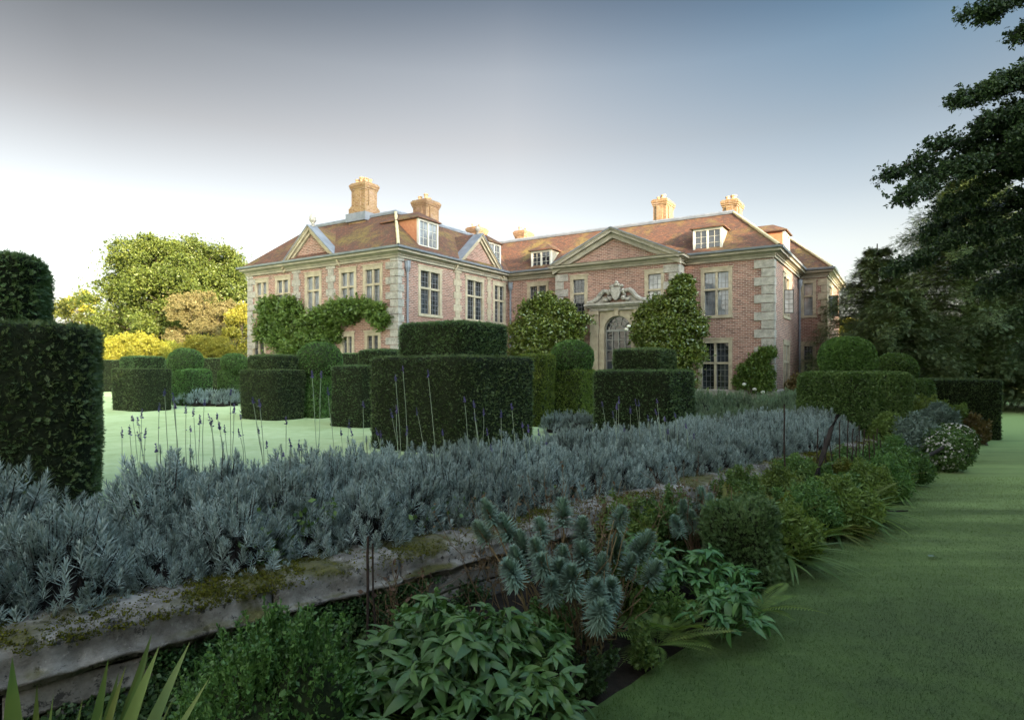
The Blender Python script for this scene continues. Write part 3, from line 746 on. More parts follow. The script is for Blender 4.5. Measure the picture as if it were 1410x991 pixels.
# spandrel field above the arch
n = 14
for i in range(n):
    a, b = math.pi * i / n, math.pi * (i + 1) / n; r = hwid + .28
    ua, za, ub, zb = uc + r * math.cos(a), zs + r * math.sin(a), uc + r * math.cos(b), zs + r * math.sin(b)
    m.poly([fr.pt(ub, zb, .05), fr.pt(ua, za, .05), fr.pt(ua, 5.2, .05), fr.pt(ub, 5.2, .05)])
fr.box(m, uc - .13, uc + .13, zs + hwid - .02, 5.12, -.1, .24)
door = m.build("doorcase", M_STONE, house)
m = MB()
fr.box(m, uc - 1.86, uc + 1.86, 5.2, 5.3, -.02, .38); fr.box(m, uc - 1.95, uc + 1.95, 5.302, 5.42, -.02, .52); fr.box(m, uc - 1.7, uc + 1.7, 5.0, 5.198, -.02, .24)
for sg in (-1, 1):                                        # swept halves of the pediment
    pts = [(1.85, 5.5), (1.5, 5.55), (1.2, 5.72), (1.0, 5.98), (.78, 6.14), (.55, 6.1), (.46, 5.92), (.58, 5.82)]
    path = [fr.pt(uc + sg * u, z, .22) for u, z in pts]
    V, Fq = tube(path, [.10, .12, .13, .14, .14, .12, .10, .06], 8)
    for f in Fq: m.poly([V[k] for k in f])
    m.hexa([fr.pt(uc + sg * u, z - .05, .10) for u, z in [(1.7, 5.47), (.5, 5.47), (.5, 5.85), (1.0, 5.9), (1.3, 5.6)]], [fr.pt(uc + sg * u, z - .05, .0) for u, z in [(1.7, 5.47), (.5, 5.47), (.5, 5.85), (1.0, 5.9), (1.3, 5.6)]])
m.build("scroll_pediment", M_GREY, door)
def lump(c, r, e=2.0): return ball(r[0], r[1], r[2], c, 14, 9, .03, 5.0, e=e)
ch = []
sh = [(-.26, 6.3), (.26, 6.3), (.28, 5.95), (.16, 5.68), (0, 5.55), (-.16, 5.68), (-.28, 5.95)]
m = MB(); m.hexa([fr.pt(uc + u, z, .40) for u, z in sh], [fr.pt(uc + u, z, .12) for u, z in sh])
m.mi = 0
for (u, z, ru, rz) in ((-.28, 6.38, .14, .1), (0, 6.46, .2, .1), (.28, 6.38, .14, .1), (-.4, 6.1, .1, .16), (.4, 6.1, .1, .16), (-.42, 5.7, .14, .14), (.42, 5.7, .14, .14), (-.68, 5.6, .16, .1), (.68, 5.6, .16, .1), (0, 6.6, .1, .1)):
    x, y, _ = fr.pt(uc + u, 0, .24); V, Fq = lump((x, y, z), (ru, .13, rz))
    for f in Fq: m.poly([V[k] for k in f])
m.build("carved_shield", M_GREY, door)
m = MB()
m.poly([fr.pt(uc - hwid, 0.1, -.2), fr.pt(uc + hwid, .1, -.2), fr.pt(uc + hwid, zs, -.2), fr.pt(uc - hwid, zs, -.2)])
for i in range(n):
    a, b = math.pi * i / n, math.pi * (i + 1) / n
    m.poly([fr.pt(uc, zs, -.2), fr.pt(uc + hwid * math.cos(a), zs + hwid * math.sin(a), -.2), fr.pt(uc + hwid * math.cos(b), zs + hwid * math.sin(b), -.2)])
m.build("door_glass", M_GLASS, door)
m = MB()
M_FRAME = plain_mat("grey_door_paint", (0.16, 0.16, 0.15), (0.24, 0.24, 0.23), 5.0, 0.5)
fr.box(m, uc - hwid, uc + hwid, zs - .08, zs + .04, -.2, -.12)
for k in (-1, -.5, 0, .5, 1): x = uc + k * (hwid - .05); fr.box(m, x - .025, x + .025, .1, zs - .08, -.2, -.13)
for z in (.15, .9, 1.5, 2.1, 2.7, 3.3): fr.box(m, uc - hwid, uc + hwid, z - .02, z + .02, -.2, -.15)
for a in (36, 72, 108, 144):
    p = tube([fr.pt(uc + .3 * math.cos(R(a)), zs + .3 * math.sin(R(a)), -.16), fr.pt(uc + hwid * math.cos(R(a)), zs + hwid * math.sin(R(a)), -.16)], .025, 5)
    for f in p[1]: m.poly([p[0][k] for k in f])
for r in (.3, .58): arch_ring(m, r - .02, r + .02, -.2, -.15, zs, 12)
arch_ring(m, hwid - .05, hwid, -.2, -.1, zs)
m.build("glazed_door", M_FRAME, door)
mb = MB(); fr.box(mb, uc - 1.6, uc + 1.6, -.1, .08, -.2, 1.2); fr.box(mb, uc - 1.9, uc + 1.9, -.1, -.04, 1.2, 1.6); mb.build("doorstep", M_GREY, door)
# casements left open on the side of the house
def casement(fr, u, z0, z1, w, ang, dd=.03):
    m = MB(); a = R(ang)
    def P(t, z, k): p = fr.pt(u + math.cos(a) * t - math.sin(a) * k, z, dd + math.sin(a) * t + math.cos(a) * k); return p
    def bar(t0, t1, za, zb, k=.02): m.hexa([P(t0, za, k), P(t1, za, k), P(t1, za, -k), P(t0, za, -k)], [P(t0, zb, k), P(t1, zb, k), P(t1, zb, -k), P(t0, zb, -k)])
    bar(0, .045, z0, z1); bar(w - .045, w, z0, z1); bar(.045, w - .045, z0, z0 + .045); bar(.045, w - .045, z1 - .045, z1)
    for k in (1, 2, 3, 4): z = z0 + (z1 - z0) * k / 5; bar(.045, w - .045, z - .012, z + .012, .012)
    bar(w / 2 - .012, w / 2 + .012, z0, z1, .011)
    o = m.build("open_casement", M_IRON, house)
    g = MB(); g.poly([P(.04, z0 + .04, 0), P(w - .04, z0 + .04, 0), P(w - .04, z1 - .04, 0), P(.04, z1 - .04, 0)]); g.build("casement_glass", M_GLASS_PALE, o)
casement(FSIDE, 3.2, 4.75, 6.1, .5, 80); casement(FBAYS, 1.4, 5.05, 6.4, .5, 80)

# ------------------------------------------------------------------ foliage materials
M_YEW = leaf_mat("yew_needles", [(0.020, 0.036, 0.013), (0.040, 0.066, 0.022), (0.070, 0.10, 0.034)], 0.5, 0.12, 1.5)
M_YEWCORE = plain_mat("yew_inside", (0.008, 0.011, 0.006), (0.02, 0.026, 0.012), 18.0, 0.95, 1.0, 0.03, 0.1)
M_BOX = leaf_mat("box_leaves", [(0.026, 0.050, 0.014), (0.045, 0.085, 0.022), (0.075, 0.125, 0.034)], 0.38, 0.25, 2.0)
M_BOXB = leaf_mat("sun_painted_box_leaves", [(0.10, 0.16, 0.03), (0.15, 0.22, 0.042), (0.21, 0.28, 0.06)], 0.4, 0.3, 2.0)  # brightened leaf colour stands in for sunlight on the clipped box
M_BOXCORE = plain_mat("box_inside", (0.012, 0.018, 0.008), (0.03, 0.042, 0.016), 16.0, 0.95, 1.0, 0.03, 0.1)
M_LAV = leaf_mat("lavender_leaves", [(0.105, 0.135, 0.115), (0.185, 0.235, 0.215), (0.295, 0.35, 0.335)], 0.65, 0.15, 3.0, 0.25, (1.0, 1.0, 0.9))
M_LAVG = leaf_mat("green_lavender_leaves", [(0.085, 0.125, 0.075), (0.135, 0.19, 0.115), (0.19, 0.245, 0.16)], 0.6, 0.2, 3.0, 0.25)
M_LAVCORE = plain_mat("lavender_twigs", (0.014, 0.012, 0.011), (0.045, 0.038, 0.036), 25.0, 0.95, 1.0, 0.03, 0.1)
M_LAVSTEM = leaf_mat("lavender_stalks", [(0.10, 0.13, 0.09), (0.16, 0.19, 0.13)], 0.6, 0.1)
M_LAVBUD = leaf_mat("lavender_buds", [(0.06, 0.055, 0.10), (0.085, 0.075, 0.20), (0.11, 0.10, 0.24)], 0.7, 0.1, 4.0)
M_OAK = leaf_mat("oak_leaves", [(0.045, 0.066, 0.012), (0.085, 0.108, 0.018), (0.135, 0.148, 0.026)], 0.5, 0.25, 0.25)
M_GOLD = leaf_mat("golden_leaves", [(0.16, 0.16, 0.02), (0.24, 0.23, 0.03), (0.32, 0.29, 0.045)], 0.5, 0.35, 0.5)
M_PINK = leaf_mat("pinkish_autumn_leaves", [(0.13, 0.13, 0.042), (0.21, 0.19, 0.07), (0.29, 0.25, 0.11)], 0.6, 0.35, 0.4)
M_CONI = leaf_mat("conifer_needles", [(0.026, 0.042, 0.016), (0.047, 0.068, 0.024), (0.085, 0.102, 0.032)], 0.55, 0.15, 0.5)
M_FIR = leaf_mat("dark_fir_needles", [(0.014, 0.026, 0.013), (0.025, 0.044, 0.019), (0.042, 0.062, 0.026)], 0.5, 0.12, 0.8)
M_WIST = leaf_mat("wisteria_leaves", [(0.05, 0.095, 0.02), (0.085, 0.15, 0.032), (0.14, 0.21, 0.045)], 0.45, 0.35, 1.0)
M_MAG = leaf_mat("magnolia_leaves", [(0.05, 0.080, 0.014), (0.09, 0.125, 0.02), (0.16, 0.185, 0.035)], 0.3, 0.2, 1.5, 0.5)
M_BEECH = leaf_mat("dark_broad_leaves", [(0.022, 0.045, 0.013), (0.04, 0.075, 0.022), (0.07, 0.11, 0.035)], 0.4, 0.25, 1.5)
M_PEONY = leaf_mat("peony_leaves", [(0.022, 0.058, 0.018), (0.040, 0.094, 0.028), (0.072, 0.138, 0.040)], 0.36, 0.28, 2.5, 0.4)
M_SPURGE = leaf_mat("spurge_leaves", [(0.080, 0.13, 0.10), (0.125, 0.19, 0.15), (0.18, 0.26, 0.205)], 0.5, 0.15, 4.0)
M_STEMBR = leaf_mat("brown_stems", [(0.055, 0.036, 0.020), (0.10, 0.066, 0.035), (0.14, 0.10, 0.055)], 0.8, 0.05)
M_FERN = leaf_mat("fern_fronds", [(0.045, 0.075, 0.018), (0.075, 0.115, 0.026), (0.11, 0.15, 0.035)], 0.5, 0.3, 2.0)
M_FERNY = leaf_mat("yellowing_fronds", [(0.10, 0.12, 0.022), (0.15, 0.16, 0.028), (0.19, 0.185, 0.04)], 0.5, 0.3, 2.0)
M_IRIS = leaf_mat("iris_blades", [(0.04, 0.08, 0.025), (0.075, 0.125, 0.035), (0.16, 0.18, 0.04)], 0.4, 0.25, 2.5)
M_WEED = leaf_mat("weed_leaves", [(0.035, 0.075, 0.02), (0.06, 0.11, 0.03), (0.09, 0.14, 0.04)], 0.45, 0.3, 3.0)
M_IVY = leaf_mat("creeping_leaves", [(0.016, 0.034, 0.012), (0.03, 0.058, 0.018), (0.05, 0.08, 0.028)], 0.45, 0.2, 3.0)
M_DEAD = leaf_mat("withered_leaves", [(0.05, 0.03, 0.018), (0.10, 0.06, 0.035), (0.15, 0.10, 0.06)], 0.8, 0.2, 4.0)
M_MOSS = leaf_mat("moss_tufts", [(0.045, 0.050, 0.010), (0.09, 0.095, 0.015), (0.15, 0.145, 0.02)], 0.8, 0.15, 5.0, 0.1)
M_PETAL = leaf_mat("white_petals", [(0.60, 0.60, 0.55), (0.72, 0.72, 0.70)], 0.6, 0.2, 5.0)
M_GREYPL = leaf_mat("silvery_leaves", [(0.09, 0.14, 0.115), (0.145, 0.21, 0.175), (0.20, 0.27, 0.23)], 0.6, 0.15, 3.0)
M_RUSTYPL = leaf_mat("russet_leaves", [(0.05, 0.065, 0.02), (0.12, 0.085, 0.03), (0.16, 0.14, 0.05)], 0.5, 0.25, 3.0)
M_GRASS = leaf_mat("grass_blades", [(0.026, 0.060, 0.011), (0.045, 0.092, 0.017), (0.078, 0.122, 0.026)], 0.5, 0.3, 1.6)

SPRIGS = [T_sprig(4, .42, .06), T_sprig(5, .36, .05), T_sprig(4, .5, .06, 40)]
LEAVES = [T_leaf(.28, .08), T_leaf(.34, .04), T_leaf(.24, .14)]
TUFTS = [T_cluster(5, .22), T_cluster(6, .18), T_cluster(5, .26)]

# ------------------------------------------------------------------ distant trees, the garden's hedges
def limb_tree(root, base, h, lobes, r0, mat_b=M_BARK):
    top = np.array([base[0], base[1], base[2] + h * .55])
    p = curve_pts(base, top, 0, 8, r0 * .15); ch = [tube(p, np.linspace(r0, r0 * .45, 8), 9)]
    for c, r in lobes:
        st = p[int(rng.integers(3, 8))]; en = np.array(c)
        q = curve_pts(st, en, .02 * h, 7, r0 * .2); ch.append(tube(q, np.linspace(r0 * .38, r0 * .06, 7), 6))
        for _ in range(3):
            e2 = en + rvec(1)[0] * np.array(r) * .8; ch.append(tube(curve_pts(q[4], e2, 0, 5, r0 * .1), np.linspace(r0 * .15, r0 * .03, 5), 5))
    return qmesh("trunk", ch, mat_b, root, True)
def crown_mesh(root, lobes, n, size, mat, Ts=TUFTS, shell=.62, clump=14, cs=.16, name="crown", up=.25):
    vol = np.array([np.prod(r) ** (2 / 3) for _, r in lobes]); k = rng.choice(len(lobes), n // clump, p=vol / vol.sum())
    C = np.array([c for c, _ in lobes])[k]; Rr = np.array([r for _, r in lobes])[k]
    dr = rvec(len(k)); dr[:, 2] = np.where(dr[:, 2] < -.35, -dr[:, 2], dr[:, 2])
    cc = C + dr * Rr * rng.uniform(shell, 1.05, (len(k), 1)); csz = Rr.mean(axis=1) * cs * rng.uniform(.6, 1.5, len(k))
    idx = np.repeat(np.arange(len(k)), clump)
    g = rng.normal(size=(len(idx), 3)) * np.array([1, 1, .65])
    P = cc[idx] + g * csz[idx][:, None]
    D = unit(dr[idx] * .6 + unit(g) * .7 + rvec(len(idx)) * .6 + np.array([0, 0, up]))
    return qmesh(name, [mixed(Ts, P, D, size * rng.uniform(.6, 1.3, len(P)))], mat, root)
def lobes_round(base, h, w, n, low=.25, seed=0, flat=.8):
    r = np.random.default_rng(seed); out = []
    for i in range(n):
        a = 2.4 * i + r.uniform(-.4, .4); t = (i + .5) / n
        z = low + (1 - low) * (1 - (1 - t) ** 1.2) * .86; rad = math.sqrt(max(0.05, 1 - ((z - .5) / .55) ** 2)) * w * .36 * r.uniform(.6, 1.1)
        s = w * r.uniform(.15, .24)
        out.append((np.array([base[0] + rad * math.cos(a), base[1] + rad * math.sin(a), base[2] + h * z - s * .3]), np.array([s, s, s * flat])))
    return out
def tree(name, label, px, Z, h, w, n, size, mat, nl=22, low=.25, seed=1, cat="tree", group=None, r0=None, zb=TZ, Ts=TUFTS, clump=14, shell=.62, x=None):
    base = np.array(at(px, Z, zb)) if x is None else np.array([x, Z, zb])
    root = thing(name, label, cat, tuple(base), 0, group)
    lb = lobes_round((0, 0, 0), h, w, nl, low, seed) + [(np.array([w * .04, 0, h * .86]), np.array([w * .2, w * .2, h * .13])), (np.array([-w * .2, 0, h * .78]), np.array([w * .18, w * .18, h * .13]))]
    limb_tree(root, np.zeros(3), h, lb, r0 or h * .022)
    crown_mesh(root, lb, n, size, mat, Ts, shell, clump)
    return root
tree("oak_tree", "huge spreading green oak in sunlight beyond the hedges left of the house", 248, 84, 19.3, 20.5, 56000, .40, M_OAK, 44, .12, 3, clump=60, shell=.85)
tree("maple_tree", "rounded tree with pinkish autumn leaves in front of the big oak", 278, 72, 10.6, 8.2, 14000, .26, M_PINK, 18, .1, 5, clump=30, shell=.8)
tree("birch_tree", "thin open yellowish tree against the sky beside the tall clipped yew", 108, 100, 14.5, 6.5, 1500, .55, M_GOLD, 12, .3, 7, clump=9)
tree("lime_tree", "yellow green tree between the big oak and the house corner", 332, 66, 8.6, 3.6, 4200, .34, M_GOLD, 12, .05, 9)
for i, (px, Z, h, w, lab) in enumerate(((186, 52, 4.5, 6.3, "broad golden shrub glowing in sunlight, first behind the left hedges"), (290, 54, 4.5, 6.0, "golden dome shrub in sunlight below the pinkish tree"), (232, 60, 4.3, 3.6, "yellow green shrub between the two broad golden ones"))):
    tree("golden_shrub", lab, px, Z, h, w, 11000, .18, M_GOLD, 16, .15, 20 + i, "shrub", "golden shrubs behind the hedges", .1)
for i, (px, Z, h, w, m, lab) in enumerate(((1168, 95, 9.5, 7, M_GOLD, "small sunlit yellow tree just right of the house wall"), (1196, 88, 8.5, 6, M_OAK, "low green tree between the yellow one and the conifers"), (60, 92, 12, 14, M_OAK, "green tree mostly hidden behind the tall clipped yew"), (160, 96, 8.5, 9, M_OAK, "dark green bushy tree at the foot of the oak's left side"))):
    tree("garden_tree", lab, px, Z, h, w, 3000, .5, m, 14, .1, 30 + i, "tree", None)
# distant belt closing the horizon, hidden by the hedges from here
for i, x in enumerate((-120, -88, -62, -36, 95, 125)):
    tree("belt_tree", "tree of the distant belt beyond the garden", 0, 140, 11 + (i * 7) % 4, 22, 2000, 1.0, M_OAK, 12, .05, 50 + i, "tree", "distant belt of trees", x=x)

# conifers at the right
def conifer(name, label, x, Y, h, w, n, size, mat, zb=0.0, tiers=16, low=.06, lean=0.0, Ts=None, seed=1, boxy=.55, droop=.35):
    """spreading dark conifer: limbs in tiers with hanging sprays"""
    r = np.random.default_rng(seed); Ts = Ts or [T_sprig(3, .45, .07), T_sprig(3, .5, .06, 40)]
    root = thing(name, label, "tree", (x, Y, zb))
    ch = [tube(curve_pts((0, 0, 0), (lean, 0, h), 0, 10, .03), np.linspace(h * .028, .03, 10), 9)]
    P, D = [], []
    per = max(1, n // (tiers * 6))
    for i in range(tiers):
        t = low + (1 - low) * (i + .3) / tiers
        for j in range(6):
            a = 2 * math.pi * (j + r.uniform(-.35, .35)) / 6 + i * .7
            ln = w / 2 * (1 - t ** (1 / boxy)) * r.uniform(.7, 1.15) + .25
            st = np.array([lean * t, 0, h * t]); dirv = np.array([math.cos(a), math.sin(a), .12])
            en = st + dirv * ln; q = curve_pts(st, en, .05 * ln, 7, .02); q[:, 2] -= np.linspace(0, 1, 7) ** 2 * ln * droop * .35
            ch.append(tube(q, np.linspace(.02 + ln * .014, .008, 7), 5))
            m = int(per * (.4 + ln / (w / 2)))
            u = r.uniform(.12, 1.02, m) ** .7; k = np.clip((u * 6).astype(int), 0, 5); f = (u * 6 - k)[:, None]
            base = q[k] * (1 - f) + q[k + 1] * f
            off = r.normal(size=(m, 3)) * np.array([.16, .16, .12]) * (ln * .5 + .3); off[:, 2] -= np.abs(r.normal(size=m)) * droop * .3
            P.append(base + off); D.append(unit(dirv * .7 + off * .8 + r.normal(size=(m, 3)) * .35 + np.array([0, 0, -droop])))
    qmesh("trunk", ch, M_BARK, root, True)
    P = np.concatenate(P); D = np.concatenate(D)
    qmesh("crown", [mixed(Ts, P, D, size * r.uniform(.6, 1.3, len(P)), np.array([0, 0, 1.0]))], mat, root)
    return root
conifer("yew_tree", "tall spreading dark yew behind the clipped hedge, its top catching the sun", 24.5, 33, 13.2, 11.5, 110000, .23, M_CONI, 0, 18, .05, seed=2)
conifer("yew_tree", "lower bushy dark yew with feathery side branches next to the house", 18.4, 29.5, 5.9, 6.6, 52000, .19, M_CONI, 0, 12, .04, seed=3)
conifer("yew_tree", "dark yew filling the far right edge behind the hedge end", 28.5, 30, 11.5, 10, 60000, .25, M_CONI, 0, 16, .05, seed=4)
conifer("yew_tree", "mid height dark yew between the tall one and the low feathery one", 21.3, 36, 9.3, 8.5, 52000, .23, M_CONI, 0, 14, .05, seed=6)

# near fir: limbs reaching into the picture from a trunk outside its right edge
def near_fir():
    X0, Y0 = 14.6, 13.6
    root = thing("fir_tree", "big near dark conifer whose drooping limbs hang in from the right edge", "tree", (X0, Y0, 0))
    ch = [tube(curve_pts((0, 0, 0), (.2, .1, 17), 0, 12, .05), np.linspace(.42, .10, 12), 12)]
    tips = [(1212, 232, 13.0), (1232, 262, 12.2), (1305, 133, 13.4), (1330, 12, 13.0), (1395, 40, 13.4), (1352, 118, 12.6), (1395, 150, 12.2), (1372, 205, 12.8), (1385, 100, 12.6), (1222, 362, 13.6), (1262, 318, 14.2),
            (1390, 180, 12.0), (1345, 395, 14.4), (1395, 430, 13.0), (1345, 165, 12.6), (1255, 240, 13.6), (1290, 275, 12.8), (1400, 480, 12.8), (1310, 365, 13.8)]
    P, D = [], []
    for px, py, Z in tips:
        px += 24
        e = np.array([(px - CX) / F * Z - X0, Z - Y0, zz(py, Z)]); ln = np.linalg.norm(e[:2])
        st = np.array([0, 0, e[2] + .28 * ln]); q = curve_pts(st, e, .05 * ln, 12, .05)
        ch.append(tube(q, np.linspace(.075, .012, 12), 6))
        # side twigs with hanging sprays
        for k in range(2, 12):
            for sg in (-1, 1, 0):
                tl = (1.15 - .07 * k) * rng.uniform(.5, 1.0) * (1 if ln > 2.5 else .7)
                dv = unit((e - st) / ln + sg * np.array([-(e - st)[1], (e - st)[0], 0]) / ln * rng.uniform(.5, 1.1) + np.array([0, 0, rng.uniform(-.5, .35)]))
                tw = curve_pts(q[k], q[k] + dv * tl, -.03, 6, .01); ch.append(tube(tw, np.linspace(.014, .004, 6), 4))
                m = int(190 * tl) + 20; u = rng.random(m) * 5; i = np.clip(u.astype(int), 0, 4); f = (u - i)[:, None]
                off = rng.normal(size=(m, 3)) * np.array([.10, .10, .07]); off[:, 2] -= np.abs(rng.normal(size=m)) * .03
                P.append(tw[i] * (1 - f) + tw[i + 1] * f + off); D.append(unit(dv * .6 + unit(off) * .7 + np.array([0, 0, -.15]) + rvec(m) * .5))
    qmesh("trunk", ch, M_BARK, root, True)
    P = np.concatenate(P); D = np.concatenate(D)
    qmesh("crown", [mixed([TUFTS[0], TUFTS[1], SPRIGS[0], TUFTS[2]], P, D, .105 * rng.uniform(.7, 1.4, len(P)), np.array([0, 0, 1.0]))], M_FIR, root)
near_fir()

# tall trees outside the picture on the sunny side: they put the garden in shade
def row_pt(s, t): return (s * SUN_H[0] - t * SUN_H[1], s * SUN_H[1] + t * SUN_H[0])
for i, (s, t, h, w) in enumerate(((16, -8, 20.5, 11), (16, -1, 20.5, 11), (17, 6, 21.5, 10.5), (17, 13.5, 29.5, 11.5), (16, 19, 28.5, 11.5), (17, 24.5, 22, 10.5), (16, 30.5, 17.5, 10.5), (17, 37.5, 16, 10.5), (16, 45, 14.5, 10.5), (17, 53, 14, 10.5))):
    x, y = row_pt(s, t)
    tree("shade_tree", "tall tree of the row that shades the garden from the low sun", 0, y, h, w, 9000, .95, M_OAK, 34, .02, 70 + i, "tree", "row of tall trees shading the garden", x=x, zb=0, shell=.3, clump=10)

# clipped hedges
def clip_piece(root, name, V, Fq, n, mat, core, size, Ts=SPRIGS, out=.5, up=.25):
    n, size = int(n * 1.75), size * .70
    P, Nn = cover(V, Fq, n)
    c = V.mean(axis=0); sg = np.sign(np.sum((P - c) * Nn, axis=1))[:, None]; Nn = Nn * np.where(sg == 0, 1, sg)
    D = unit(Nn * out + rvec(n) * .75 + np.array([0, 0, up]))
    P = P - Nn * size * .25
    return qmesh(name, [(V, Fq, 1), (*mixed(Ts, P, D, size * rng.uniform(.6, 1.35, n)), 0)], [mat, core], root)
HED_ROT = HROT
def yew_topiary(label, K, w, d, h0, wu, du, h1, n0=5200, n1=2600, size=.085, rz=HROT, shift=(0, 0), rnd=.07, e=7.0, batter=.02, center=None):
    """K: nearest corner (world); sides w along the house front, d away from it"""
    ux, uy = np.array(HX), np.array((-HX[1], HX[0]))
    c = np.array(K) - ux * w / 2 + uy * d / 2 if center is None else np.array(center)
    root = thing("yew_topiary", label, "topiary", (c[0], c[1], TZ), rz, "clipped yew blocks on the terrace lawn")
    sd = rng.uniform(0, 50)
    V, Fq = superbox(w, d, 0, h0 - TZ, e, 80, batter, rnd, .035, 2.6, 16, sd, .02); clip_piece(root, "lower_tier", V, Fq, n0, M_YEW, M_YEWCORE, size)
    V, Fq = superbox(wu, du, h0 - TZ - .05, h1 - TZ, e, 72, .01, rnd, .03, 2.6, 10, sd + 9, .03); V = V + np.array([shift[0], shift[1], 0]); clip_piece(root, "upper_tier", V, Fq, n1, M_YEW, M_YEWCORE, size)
    return root
yew_topiary("big dark two tier clipped yew at the left edge, nearest the camera", None, 2.6, 2.6, 2.42, 1.75, 1.75, 3.12, 18000, 10000, .09, .57, (-.05, 0), .07, 7.0, .02, center=(-5.86, 6.4))
yew_topiary("large square two tier yew block in the middle, in front of the courtyard", (-.856, 11.2), 2.62, 2.75, 2.23, 1.76, 1.8, 2.92, 15000, 8000, .085)
yew_topiary("square two tier yew block in front of the right magnolia, left of the tall window", (3.364, 13.3), 1.9, 2.3, 1.95, 1.15, 1.45, 2.44, 11000, 5000, .08)
yew_topiary("yew block with narrowing foot on the lawn, under the wisteria", (-7.27, 18.9), 1.95, 1.35, 1.96, 1.5, 1.0, 2.42, 7000, 3000, .085, batter=.10)
yew_topiary("farthest left yew block with a strip of lawn before it, under the oak", (-13.94, 23), 2.2, 1.4, 2.0, 1.7, 1.0, 2.45, 7000, 3000, .09, batter=.05)
yew_topiary("yew block half hidden behind the large middle one", (-4.0, 16.6), 1.43, 2.0, 2.07, .95, 1.35, 2.52, 6000, 3000, .085, shift=(.25, .3))

BOXL = [T_cluster(4, .26), T_cluster(5, .3)]
def box_topiary(label, px, Z, w, d, h, ballr, mat, mat2=None, rz=HROT, size=.085, n=5000, dz=0, bx=0.0, by=0.0, e=6.0, zb=TZ, cat="topiary", group="box cubes and balls", rnd=.12, ballf=.85, amp=.05):
    x, y, _ = at(px, Z)
    root = thing("box_topiary", label, cat, (x, y, zb), rz, group)
    V, Fq = superbox(w, d, 0, h - zb, e, 64, .02, rnd, amp, 2.2, 12, rng.uniform(0, 50), .03); clip_piece(root, "clipped_cube", V, Fq, n, mat, M_BOXCORE, size, BOXL, .6, .2)
    if ballr:
        V, Fq = ball(ballr, ballr, ballr * ballf, (bx, by, h - zb + ballr * ballf * .62), amp=.05, ns=2.0, seed=rng.uniform(0, 50), e=2.3); clip_piece(root, "clipped_ball", V, Fq, n // 2, mat2 or mat, M_BOXCORE, size, BOXL, .6, .2)
    return root
box_topiary("box cube coloured sunlit yellow green and topped with a dark ball, right of the middle yew", 788, 18.6, 1.15, 1.15, 1.98, .62, M_BOXB, M_BOX, n=6000)
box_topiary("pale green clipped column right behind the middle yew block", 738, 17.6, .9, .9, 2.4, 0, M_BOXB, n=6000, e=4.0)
box_topiary("dark box cube and ball between the two left yew blocks", 264, 27.5, 1.35, 1.2, 1.96, .72, M_BOX, bx=-.5)
box_topiary("dark box cube and ball just left of the yew with the narrow foot", 318, 28.5, .9, 1.0, 1.95, .55, M_BOX, bx=.25)
box_topiary("box cube and round ball right of the yew with the narrow foot", 440, 20.5, .85, .85, 1.9, .68, M_BOX)
box_topiary("large leafy box block with rounded dome on top, at the stone wall's end", 1176, 14.3, 1.95, 1.7, 1.90, .56, M_BEECH, M_BOX, .35, .10, 16000, e=8.0, bx=-.1, by=.1, rnd=.14, amp=.05, ballf=.95)
box_topiary("leafy box block with a small dome standing behind the large one", 1247, 17.6, .95, 1.2, 1.72, .5, M_BEECH, M_BOX, .35, .10, 6000, e=5.0, bx=-.25, by=.1, rnd=.2)

def hedge(label, px0, px1, Z0, Z1, h, d, zb, n, size=.09, mat=M_YEW, name="yew_hedge"):
    a, b = np.array(at(px0, Z0)[:2]), np.array(at(px1, Z1)[:2]); c = (a + b) / 2; v = b - a; ln = np.linalg.norm(v)
    root = thing(name, label, "hedge", (c[0], c[1] + d / 2, zb), math.atan2(v[1], v[0]))
    V, Fq = superbox(ln, d, 0, h - zb, 12.0, 96, .02, .07, .03, 2.4, 12, rng.uniform(0, 50), .01)
    clip_piece(root, "clipped_hedge", V, Fq, n, mat, M_YEWCORE, size)
    return root
hedge("long dark yew hedge with a flat top across the end of the right lawn", 1262, 1391, 17.7, 17.3, 1.68, 1.5, 0.0, 15000, .085)
hedge("brownish yew hedge running behind the left topiary, under the golden shrubs", 240, 345, 41, 38, 2.65, 1.5, TZ, 7000, .13)
hedge("low yew hedge in front of the left wing's ground floor windows", 470, 556, 27, 25.4, 2.66, 1.2, TZ, 6000, .10)
hedge("far yew hedge at the left behind the pale lawn", 120, 240, 44, 42, 2.6, 1.5, TZ, 6000, .13)

_x, _y = row_pt(14.0, 20.0)  # out of view hedge, added to close sun gaps below the tree crowns
_h = thing("sun_block_hedge", "unseen tall hedge added under the shading trees to stop low sun", "hedge", (_x, _y, 0), math.atan2(SUN_H[0], -SUN_H[1]))
_V, _F = superbox(84, 2.2, 0, 7.5, 14.0, 120, .02, .3, .15, .8, 10, 3.0, .1); clip_piece(_h, "clipped_hedge", _V, _F, 6000, M_BOX, M_BOXCORE, .35, TUFTS)
